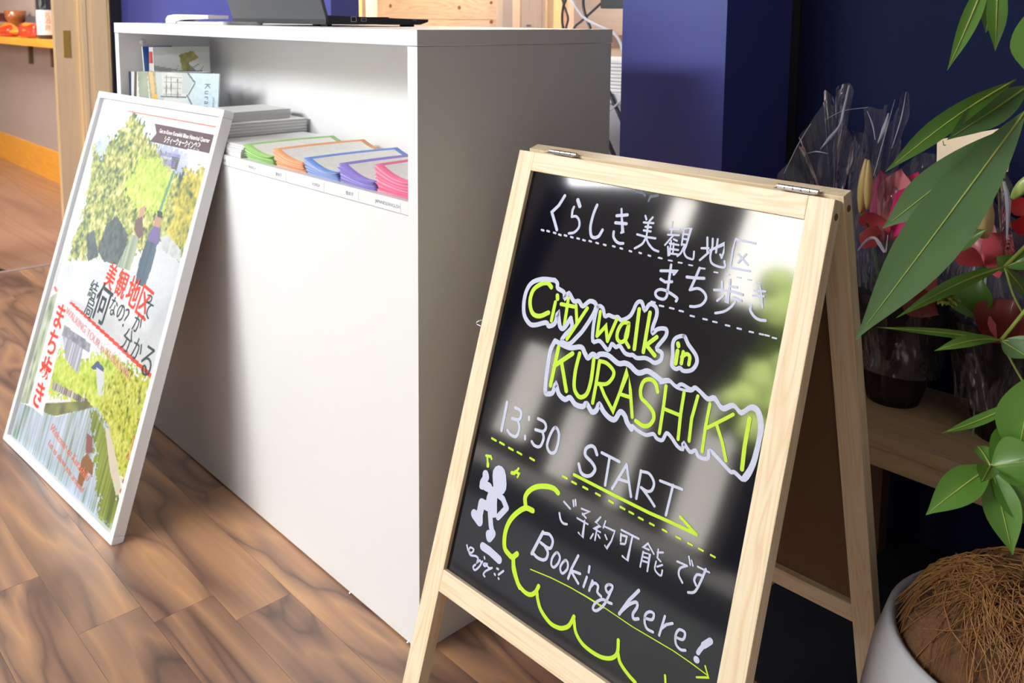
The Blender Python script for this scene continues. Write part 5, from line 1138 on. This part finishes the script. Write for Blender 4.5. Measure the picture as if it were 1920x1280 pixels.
film_sheet(b1_, [(1640, 440), (1606, 300), (1622, 215), (1630, 200), (1648, 206), (1668, 196), (1664, 230), (1690, 190), (1700, 172), (1700, 225), (1690, 300)], .67, 3)
film_sheet(b2_, [(1880, 500), (1862, 330), (1876, 318), (1892, 340), (1898, 400), (1904, 470)], .62, 5)
film_strip(b1_, [(1592, 160, .64), (1582, 205, .64), (1574, 235, .63), (1556, 258, .62), (1538, 280, .62)], [.003, .004, .003, .006, .001])
film_strip(b1_, [(1512, 288, .61), (1530, 284, .60), (1553, 288, .61)], [.0006, .0025, .0006])
film_strip(b1_, [(1666, 212, .64), (1658, 240, .63), (1646, 268, .63)], [.002, .007, .002])
film_strip(b1_, [(1626, 208, .64), (1636, 234, .64), (1641, 262, .63)], [.001, .002, .001])
film_strip(b1_, [(1699, 172, .66), (1690, 220, .65), (1672, 278, .64)], [.0006, .002, .001])
film_strip(b1_, [(1678, 186, .65), (1660, 250, .64), (1638, 330, .63)], [.0005, .0015, .001])
film_strip(b1_, [(1608, 470, .59), (1626, 450, .58), (1640, 446, .58), (1650, 458, .58), (1660, 472, .58), (1665, 440, .585)], [.003, .005, .004, .006, .003, .001])
film_strip(b1_, [(1520, 232, .62), (1496, 272, .61), (1470, 325, .60)], [.0008, .0015, .001])
film_strip(b1_, [(1546, 225, .63), (1580, 208, .64), (1628, 201, .64)], [.0008, .0012, .0008])
film_strip(b2_, [(1882, 340, .6), (1890, 380, .6), (1888, 450, .6)], [.004, .008, .002])
# name card on a holder
cd = empty('name_card', (0.66, 0.70, BZ), 'cream name card standing in the flowers behind the big leaf', 'card')
TL, TR, BR, BL_ = at(1757, 262, y=.70), at(1901, 236, y=.66), at(1889, 322, y=.66), at(1756, 314, y=.70)
bm = bmesh.new(); nrm = (TR-TL).cross(BL_-TL).normalized(); nrm = nrm if nrm.y < 0 else -nrm
f0 = [bm.verts.new(p) for p in (TL, TR, BR, BL_)]; f1 = [bm.verts.new(p-nrm*.002) for p in (TL, TR, BR, BL_)]; bm.faces.new(f0); bm.faces.new(f1[::-1])
for i in range(4): bm.faces.new((f0[i], f1[i], f1[(i+1) % 4], f0[(i+1) % 4]))
obj('card', bm, mat('card_cream', srgb(236, 214, 186), .7), cd, world=True)
cmx = fr(TL, TR-TL, TL-BL_)
for s, p_, q2, sz in (('L', 1766, 269, .012), ('己', 1862, 306, .013)):
    me = text_mesh(s, sz); me.materials.clear(); me.materials.append(ink); c_ = at(p_, q2, y=.69); c_ = c_-nrm*((c_-TL).dot(nrm))+nrm*.0008
    link('lettering', me, cd, Matrix.Translation(c_) @ cmx.to_3x3().to_4x4(), world=True)
p_ = at(1864, 325, y=.665); bm = bmesh.new(); add_box(bm, p_-V((.010, .003, .004)), p_+V((.010, .003, .004)), bev=.001); obj('clip', bm, whitep, cd, world=True)
bm = bmesh.new(); tube_pts(bm, [p_, V((p_.x-.02, .72, BZ))], .002, 6); obj('stick', bm, mat('stick', (.4, .4, .4, 1), .4), cd, world=True)

# ================================================================ POTTED PLANT
PC = V((0.800, 0.215, 0)); RZ = 0.352
pp = empty('potted_plant', PC, 'tall plant with long pointed leaflets in a round white pot of coconut fibre', 'plant')
bm = bmesh.new(); lathe(bm, [(0.09, 0), (0.135, 0.02), (0.172, 0.12), (0.176, 0.20), (0.160, 0.30), (0.146, RZ-.004), (0.142, RZ), (0.136, RZ-.004), (0.136, RZ-.06), (0.02, RZ-.08)], 56); bm.faces.new(list(bm.verts)[:56][::-1])
obj('pot', bm, mat('pot_glaze', (0.40, 0.39, 0.41, 1), .35), pp, smooth=True)
fib = mat('coconut_fibre', srgb(92, 60, 34), .9, noise=.35, nscale=60, bump=.8, bscale=90)
bm = bmesh.new(); n = 40; rings = []
for j in range(12):
    r = 0.134*(1-j/11.0); ring = []
    for k in range(n):
        a = 2*math.pi*k/n; z = RZ-.02+0.095*math.cos(min(1, r/.134)*math.pi/2)**.6+.007*math.sin(a*5+r*60)+.005*math.sin(a*11+2)
        ring.append(bm.verts.new((r*math.cos(a), r*math.sin(a), z)))
    rings.append(ring)
for a_, b_ in zip(rings, rings[1:]):
    for k in range(n): bm.faces.new((a_[k], a_[(k+1) % n], b_[(k+1) % n], b_[k]))
obj('fibre_mound', bm, fib, pp, smooth=True)
fm = mat('fibre_strand', srgb(140, 96, 50), .7); bm = bmesh.new(); rr = random.Random(5)
hubs = [(-.03, -.05, R(260)), (.02, -.06, R(280)), (-.06, -.01, R(190)), (.0, .04, R(120)), (.06, .02, R(20)), (-.02, -.02, R(230))]
for i in range(620):
    hx, hy, ha = rr.choice(hubs); a = ha+rr.gauss(0, .5); L_ = rr.uniform(.03, .10); x0, y0 = hx+rr.gauss(0, .012), hy+rr.gauss(0, .012); bend = rr.gauss(0, .9); pts = []
    for k in range(6):
        t = k/5; aa = a+bend*t; x = x0+L_*t*math.cos(aa); y = y0+L_*t*math.sin(aa); r = math.hypot(x, y)
        if r > .15: break
        z = RZ-.017+0.095*max(0, math.cos(min(1, r/.134)*math.pi/2))**.6+.008*math.sin(t*3.14)+rr.uniform(0, .003); pts.append((x, y, z))
    if len(pts) > 2: tube_pts(bm, pts, rr.uniform(.0003, .0007), 3, cap=False)
tag(obj('fibre_strands', bm, fm, pp), kind='stuff')
trunkm = mat('trunk', srgb(120, 104, 70), .8, bump=.4, bscale=60)
bm = bmesh.new(); T0 = PC+V((0.03, 0.0, RZ)); TOPP = PC+V((0.09, -.02, 1.25)); tube_pts(bm, smoothpts([T0, PC+V((.05, 0, .7)), PC+V((.08, -.01, 1.0)), TOPP]), .014, 10)
obj('trunk', bm, trunkm, pp, smooth=True, world=True)
lg = leafmat('plant_leaf', srgb(84, 116, 70), srgb(110, 150, 60), .42, .22); lb = leafmat('plant_leaf_bright', srgb(92, 136, 52), srgb(120, 170, 50), .38, .25); vein = leafmat('leaf_vein', srgb(170, 186, 90), srgb(180, 200, 90), .5)
def pleaf(hub, tip, wd, side=V((0, 0, 1)), m=lg, curl=.04, cup=.12, pos=.55, name='leaflet', n=14):
    hub, tip = V(hub), V(tip); bm = bmesh.new(); nv = (CAM-(hub+tip)/2).normalized()+V(side)*.45
    s, d, nr = petal_bm(bm, hub, tip, wd, nv, curl, cup, n=n, m_=8, pos=pos); o = obj(name, bm, m, pp, smooth=True, world=True)
    L_ = (tip-hub).length; bm = bmesh.new(); tube_pts(bm, [hub+d*L_*t+nr*(curl*L_*math.sin(math.pi*t)+.0004) for t in [i/10*.93 for i in range(11)]], [.0013*(1-i/13) for i in range(11)], 5)
    v_ = obj('midrib', bm, vein, o, smooth=True, world=True); return o
Z3 = V((0, 0, 1))
H1 = deep(1925, 205, .93)
pleaf(H1, deep(1604, 636, .965), .060, V((.3, 0, .3)), lg, .05, .10, .52)
pleaf(deep(1905, 235, .94), deep(1655, 428, .99), .042, V((0, 0, .2)), lg, .03, .10, .6)
pleaf(deep(1905, 150, .95), deep(1660, 322, .93), .023, V((0, 0, .8)), leafmat('leaf_dark', srgb(70, 104, 34), srgb(90, 140, 30), .4), .10, .25, .62)
pleaf(deep(1930, 160, .96), deep(1776, 262, .90), .034, V((.5, 0, .9)), lg, -.02, .3, .5)
pleaf(deep(1858, -60, .9), deep(1776, 132, .93), .018, V((.4, 0, 0)), lb, .04, .2, .45)
pleaf(deep(1872, -70, .92), deep(1866, 96, .93), .020, V((.2, 0, 0)), lb, .02, .25, .55)
pleaf(deep(1868, -40, .96), deep(1848, 62, .97), .022, V((.2, 0, 0)), leafmat('leaf_shade', srgb(60, 84, 40), srgb(90, 120, 40), .4), .02, .25, .5)
pleaf(deep(1965, -10, .85), deep(1938, 150, .86), .050, V((0, 0, .3)), lb, .05, .1, .6)
# second whorl on a thin stalk at the right
H2 = deep(1884, 500, .98)
pleaf(H2, deep(1680, 596, .95), .016, Z3, lb, .10, .2, .5); pleaf(H2, deep(1965, 480, .95), .022, Z3, lb, .06, .2); pleaf(H2, deep(1930, 560, 1.0), .016, V((.5, 0, .3)), lg, .04, .2)
stem(pp, [H2, deep(1900, 552, .98), deep(1925, 600, .98)], .0013, vein, 'stalk')
H3 = deep(1877, 638, .99)
pleaf(H3, deep(1642, 613, .97), .010, Z3, lb, .02, .2, .4); pleaf(H3, deep(1751, 658, .95), .014, V((0, 0, 1)), lb, .10, .3, .6); pleaf(H3, deep(1965, 642, .96), .012, Z3, lb, .03, .2); pleaf(H3, deep(1930, 672, .96), .024, V((.5, 0, .4)), lg, .05, .2)
stem(pp, [H3, deep(1898, 680, .99), deep(1922, 722, .99)], .0013, vein, 'stalk')
H4 = deep(1925, 745, .95)
pleaf(H4, deep(1765, 812, .95), .012, Z3, lb, -.10, .2, .5)
# low bright whorl in front of the bench
H5 = deep(1858, 874, .93)
for tp, wd, cu in (((1736, 965, .92), .036, .05), ((1899, 1040, .90), .036, .06), ((1965, 862, .90), .05, .05), ((1832, 836, .98), .016, .1), ((1880, 838, .98), .018, .1), ((1935, 800, .96), .04, .06), ((1960, 1000, .90), .04, .05), ((1840, 905, .86), .02, .02)):
    pleaf(H5, deep(*tp), wd, V((0, 0, .8)), lb, cu, .3, .45)
pleaf(deep(1940, 700, .93), deep(1905, 870, .93), .055, V((0, 0, .3)), lb, .06, .2, .5)
stem(pp, [H5, deep(1915, 900, .95), deep(1960, 1010, .95), PC+V((.05, 0, RZ+.02))], .0022, vein, 'stalk')
for hb in (H1, H2, H3, H4): stem(pp, [hb, hb.lerp(PC+V((.08, 0, .95)), .5)+V((.03, 0, .03)), PC+V((.075, 0, max(.75, hb.z-.12)))], .0022, vein, 'stalk')

# ================================================================ SIDE ROOM
sh = empty('wall_shelf', (-4.9, 0.8, 0.83), 'orange varnished wooden shelf fixed along the grey wall', 'shelf')
zt = at(102, 76, y=.70).z; zb = at(102, 91, y=.70).z
box('board', (-7.6, 0.70, zb), (-3.2, 0.918, zt), orange, sh, bev=.003, world=True)
for p_ in (55, 97):
    c_ = at(p_, 100, y=.90); box('bracket', (c_.x-.016, .895, zb-.14), (c_.x+.016, .918, zb), mat('bracket_brown', srgb(110, 92, 70), .7), sh, world=True)
# lacquered red and orange dishes
lac = mat('red_lacquer', srgb(214, 60, 24), .12, coat=1.0, noise=.25, nscale=18); laco = mat('orange_lacquer', srgb(240, 140, 50), .12, coat=1.0, noise=.2, nscale=20); lacb = mat('brown_lacquer', srgb(170, 96, 50), .15, coat=1.0, noise=.3, nscale=14)
def blob(nm, c, sx, sy, sz, m, par, seed, amp=.12):
    bm = bmesh.new(); bmesh.ops.create_icosphere(bm, subdivisions=4, radius=1)
    for v in bm.verts:
        p = v.co; k = 1+amp*(math.sin(p.x*4+seed)*math.cos(p.y*3+seed)+.5*math.sin(p.z*6+seed*2)); v.co = V((p.x*sx*k, p.y*sy*k, max(-sz*.55, p.z*sz*k)))
    return obj(nm, bm, m, par, Matrix.Translation(c), smooth=True, world=True)
a_ = at(14, 60, y=.76); b_ = at(52, 58, y=.76)
g1 = empty('gourd_ornament', (a_.x, .76, zt), 'glossy orange lacquered gourd carving lying at the left of the shelf', 'ornament')
blob('body', V((a_.x, .76, zt+.034)), .20, .045, .050, laco, g1, 1); blob('stem_end', V((a_.x+.09, .75, zt+.03)), .07, .05, .045, lac, g1, 3)
g2 = empty('gourd_ornament', (b_.x, .8, zt), 'glossy red lacquered gourd carving beside the grey upright', 'ornament')
blob('body', V((b_.x+.01, .76, zt+.036)), .14, .045, .056, lac, g2, 2); blob('orange_lobe', V((b_.x+.03, .76, zt+.055)), .09, .04, .038, laco, g2, 5)  # second lobe in the orange lacquer
c_ = at(30, 45, y=.832); g3 = empty('sake_cup', (c_.x, .832, zt), 'tall flared brown and red lacquer cup standing between the gourd carvings', 'cup')
zr = at(30, 20, y=.832).z-zt; bm = bmesh.new(); lathe(bm, [(.055, 0), (.055, .01), (.035, .03), (.036, zr*.45), (.06, zr*.7), (.065, zr), (.062, zr), (.05, zr*.7)], 28); obj('bowl', bm, [lacb], g3, Matrix.Translation((c_.x, .832, zt)), smooth=True, world=True)
x0, x1 = at(66, 40, y=.85).x, at(79, 40, y=.85).x
o = box('grey_panel', (x0, .85, zt), (x1, .87, zt+.6), mat('grey_panel_paint', srgb(140, 128, 122), .7)); tag(o, 'narrow grey upright panel on the shelf beside the bottle', 'panel')
o = box('display_box', (at(40, 40, y=.88).x, .875, zt), (x0-.01, .915, zt+.13), mat('dark_grey', srgb(92, 86, 92), .7)); tag(o, 'dark grey low box against the wall behind the gourd carvings', 'box')
o = box('display_box', (at(0, 40, y=.88).x, .875, zt+.09), (at(20, 40, y=.88).x, .915, zt+.15), mat('dark_red', srgb(90, 30, 30), .5)); tag(o, 'dark red low box behind the lacquer cup', 'box')
c_ = at(91, 50, y=.79); bt = empty('sake_bottle', (c_.x, .79, zt), 'dark glass sake bottle with a white label on the shelf', 'bottle'); rb = (at(103, 50, y=.79).x-at(80, 50, y=.79).x)/2/1.05*.55
bm = bmesh.new(); lathe(bm, [(rb*.9, 0), (rb, .008), (rb, .30), (rb*.85, .34), (rb*.4, .40), (rb*.33, .48), (.0001, .485)], 28, close=False); obj('glass', bm, mat('bottle_glass', (.012, .018, .03, 1), .08, coat=1), bt, smooth=True)
zl0, zl1 = at(90, 65, y=.79).z-zt, at(90, 19, y=.79).z-zt
bm = bmesh.new(); lathe(bm, [(rb*1.008, zl0), (rb*1.008, zl1)], 40); obj('label', bm, mat('bottle_label', srgb(244, 232, 236), .6), bt, smooth=True)
lm = mat('label_gold', srgb(206, 160, 30), .5)
for s, zz_ in (('名', .135), ('酒', .10), ('倉', .065)):
    me = text_mesh(s, .036); me.materials.clear(); me.materials.append(lm); link('lettering', me, bt, Matrix.Translation((rb*.96, -rb*.34, zz_)) @ Matrix.Rotation(R(71), 4, 'Z') @ FRONT)
# person whose black trouser leg and shoe just enter at the left edge
ps = empty('person', (-2.95, .06, -.035), 'person in black trousers, only shoe toe and trouser edge showing at far left', 'person')
sx_ = deep(-14, 470, (at(0, 515, x=-2.84)-CAM).dot(FW)); toe = at(18, 506, x=-2.87)
bm = bmesh.new(); prof = [(-.26, .030, .020), (-.20, .040, .045), (-.12, .040, .06), (-.05, .043, .045), (0.0, .040, .034), (.03, .026, .02), (.036, .01, .012)]; rings = []
for yy, wd, hh in prof:
    rings.append([bm.verts.new((wd*math.cos(2*math.pi*k/14), yy, max(0, hh*.5+hh*.5*math.sin(2*math.pi*k/14)*1.0))) for k in range(14)])
for a, b in zip(rings, rings[1:]):
    for k in range(14): bm.faces.new((a[k], a[(k+1) % 14], b[(k+1) % 14], b[k]))
bm.faces.new(rings[0]); bm.faces.new(rings[-1])
obj('shoe', bm, mat('shoe_leather', (.012, .012, .016, 1), .25), ps, Matrix.Translation((toe.x, toe.y-.036, -.035)) @ Matrix.Diagonal((1, 1, 1.2, 1)), smooth=True, world=True)
t0 = at(-16, 400, x=toe.x); lx = toe.x; ly = min(t0.y-.055, toe.y-.15); cx_ = lx-.10
me_s = _M['shoe_leather'] if 'shoe_leather' in _M else black
src = [o for o in ps.children if o.name.startswith('shoe')][0]; o2 = src.copy(); COL.objects.link(o2); o2.parent = ps; o2.matrix_basis = Matrix.Translation((-.20, -.03, 0)) @ src.matrix_basis
def grow(name, verts, edges, m, par):
    """one continuous skinned surface; verts = (x, y, z, rx, ry)"""
    me = bpy.data.meshes.new(name); me.from_pydata([v[:3] for v in verts], edges, []); o = bpy.data.objects.new(name, me); COL.objects.link(o)
    md = o.modifiers.new('skin', 'SKIN'); md.use_smooth_shade = True
    for sv, v in zip(me.skin_vertices[0].data, verts): sv.radius = v[3:5]
    me.skin_vertices[0].data[0].use_root = True
    sd_ = o.modifiers.new('sub', 'SUBSURF'); sd_.levels = 2; sd_.render_levels = 2
    bpy.context.view_layer.update(); m2 = bpy.data.meshes.new_from_object(o.evaluated_get(bpy.context.evaluated_depsgraph_get())); bpy.data.objects.remove(o)
    m2.materials.clear(); m2.materials.append(m); m2.polygons.foreach_set('use_smooth', [True]*len(m2.polygons)); return link(name, m2, par, world=True)
skinm = mat('skin', srgb(222, 178, 150), .5); F0 = -.035
body = grow('body', [(cx_, ly, .92, .10, .075), (cx_, ly, 1.12, .10, .075), (cx_, ly, 1.32, .12, .08), (cx_, ly+.01, 1.42, .045, .045), (cx_, ly+.03, 1.53, .070, .082), (cx_, ly+.035, 1.60, .072, .088),
 (cx_-.16, ly, 1.34, .045, .045), (cx_-.21, ly, 1.08, .036, .036), (cx_-.20, ly+.06, .86, .026, .026), (cx_-.20, ly+.08, .79, .030, .018),
 (cx_+.16, ly, 1.34, .045, .045), (cx_+.19, ly-.02, 1.08, .036, .036), (cx_+.17, ly+.01, .86, .026, .026), (cx_+.17, ly+.02, .79, .030, .018),
 (cx_-.10, ly-.02, .86, .07, .07), (cx_-.10, ly-.02, .46, .05, .05), (cx_-.10, ly-.04, F0+.07, .032, .036), (lx, ly, .86, .07, .07), (lx, ly, .46, .05, .05), (lx, ly-.005, F0+.07, .032, .036)],
 [(0, 1), (1, 2), (2, 3), (3, 4), (4, 5), (2, 6), (6, 7), (7, 8), (8, 9), (2, 10), (10, 11), (11, 12), (12, 13), (0, 14), (14, 15), (15, 16), (0, 17), (17, 18), (18, 19)], skinm, ps)
grow('trousers', [(cx_, ly, 1.05, .11, .09), (cx_, ly, .88, .12, .10), (cx_-.10, ly-.02, .78, .09, .09), (cx_-.10, ly-.02, .46, .078, .078), (cx_-.10, ly-.03, .20, .072, .072), (lx, ly, .78, .09, .09), (lx, ly, .46, .078, .078), (lx, ly, .20, .072, .072)],
 [(0, 1), (1, 2), (2, 3), (3, 4), (1, 5), (5, 6), (6, 7)], black, ps)
grow('jacket', [(cx_, ly, .80, .135, .108), (cx_, ly, .92, .132, .105), (cx_, ly, 1.12, .125, .10), (cx_, ly, 1.33, .135, .10), (cx_, ly, 1.40, .07, .065), (cx_-.17, ly, 1.34, .062, .062), (cx_-.21, ly, 1.08, .052, .052), (cx_-.20, ly+.05, .88, .042, .042), (cx_+.17, ly, 1.34, .062, .062), (cx_+.19, ly-.02, 1.08, .052, .052), (cx_+.17, ly+.01, .88, .042, .042)],
 [(0, 1), (1, 2), (2, 3), (3, 4), (3, 5), (5, 6), (6, 7), (3, 8), (8, 9), (9, 10)], black, ps)
bm = bmesh.new(); bmesh.ops.create_uvsphere(bm, u_segments=20, v_segments=12, radius=1)
for v in bm.verts: v.co = V((v.co.x*.088, v.co.y*.10, v.co.z*.115)) if v.co.z > -.1 or v.co.y < .1 else V((v.co.x*.075, min(v.co.y, .2)*.09, v.co.z*.10))
obj('hair', bm, black, ps, Matrix.Translation((cx_, ly+.008, 1.615)), smooth=True, world=True)
for dx in (-.028, .028):
    bm = bmesh.new(); bmesh.ops.create_uvsphere(bm, u_segments=8, v_segments=6, radius=.009); obj('eye', bm, black, ps, Matrix.Translation((cx_+dx, ly+.112, 1.575)), world=True)

# ================================================================ THINGS BEHIND THE COUNTER
def cable(pts, r, m, label, y=None):
    bm = bmesh.new(); tube_pts(bm, smoothpts([at(a, b_, y=y_) for a, b_, y_ in pts], 8), r, 8); tag(obj('cable', bm, m, smooth=True), label, 'cable', 'cables behind the counter')
bk = mat('cable_black', (.04, .045, .055, 1), .4); wk = mat('cable_white', (.75, .77, .85, 1), .35)
cable([(1066, -12, 1.3), (1056, 14, 1.3), (1054, 40, 1.3), (1058, 62, 1.3), (1060, 90, 1.28)], .0042, bk, 'black cable hanging leftmost above the counter edge')
cable([(1052, -12, 1.35), (1058, 12, 1.35), (1065, 34, 1.35), (1061, 54, 1.35), (1058, 90, 1.33)], .0038, bk, 'dark cable crossing the leftmost one above the counter')
cable([(1070, -4, 1.2), (1084, 20, 1.2), (1100, 37, 1.2), (1130, 52, 1.2), (1150, 62, 1.2), (1163, 80, 1.2), (1170, 110, 1.2)], .0042, wk, 'white cable curving down to the gap beside the blue pillar')
cable([(1094, -12, 1.3), (1094, 12, 1.3), (1100, 36, 1.3), (1107, 54, 1.3), (1112, 90, 1.3)], .0046, bk, 'black cable hanging down behind the white cable')
cable([(1140, -6, 1.35), (1110, 22, 1.35), (1090, 40, 1.35), (1076, 54, 1.35), (1066, 90, 1.35)], .0042, bk, 'grey cable slanting down left from the dark box')
a_, b_ = at(1135, -60, y=1.32), at(1172, 16, y=1.32)
tag(box('power_adapter', (a_.x, 1.30, b_.z), (b_.x+.05, 1.36, a_.z), mat('adapter', (.055, .06, .06, 1), .5), bev=.003), 'dark grey box hanging above the gap beside the blue pillar', 'adapter')
zc = at(1155, 174, y=1.2).z
cb = empty('white_cabinet', (-.65, 1.3, 0), 'white cabinet glimpsed in the gap between counter and blue pillar', 'cabinet')
box('body', (-1.0, 1.2, 0.03), (-.40, 1.5, zc-.03), mat('cabinet_grey', srgb(204, 212, 218), .5), cb, bev=.003, world=True)
box('worktop', (-1.0, 1.18, zc-.03), (-.40, 1.5, zc), laminate, cb, bev=.002, world=True)
box('base', (-.98, 1.22, 0), (-.42, 1.48, .03), black, cb, world=True)
for k in range(9):
    o = box('paper_bundle', (-.86+random.uniform(-.01, .01), 1.22, zc+.0005+k*.0105), (-.45+random.uniform(-.01, .01), 1.44, zc+.0098+k*.0105), paper, bev=.003)
    tag(o, ('topmost' if k == 8 else 'lower') + ' white paper bundle stacked on the white cabinet in the gap', 'paper', 'paper bundles on the white cabinet')
cable([(1140, 168, 1.17), (1150, 190, 1.17), (1160, 212, 1.17), (1172, 240, 1.17)], .006, bk, 'thick black cable slanting down right in front of the white cabinet')
cable([(1136, 212, 1.16), (1150, 202, 1.16), (1168, 184, 1.16)], .003, wk, 'thin blue white cable crossing the thick black one by the cabinet')
cable([(1132, 250, 1.15), (1144, 275, 1.15), (1156, 305, 1.15), (1165, 350, 1.15)], .007, bk, 'thick black cable low in the gap beside the blue pillar')
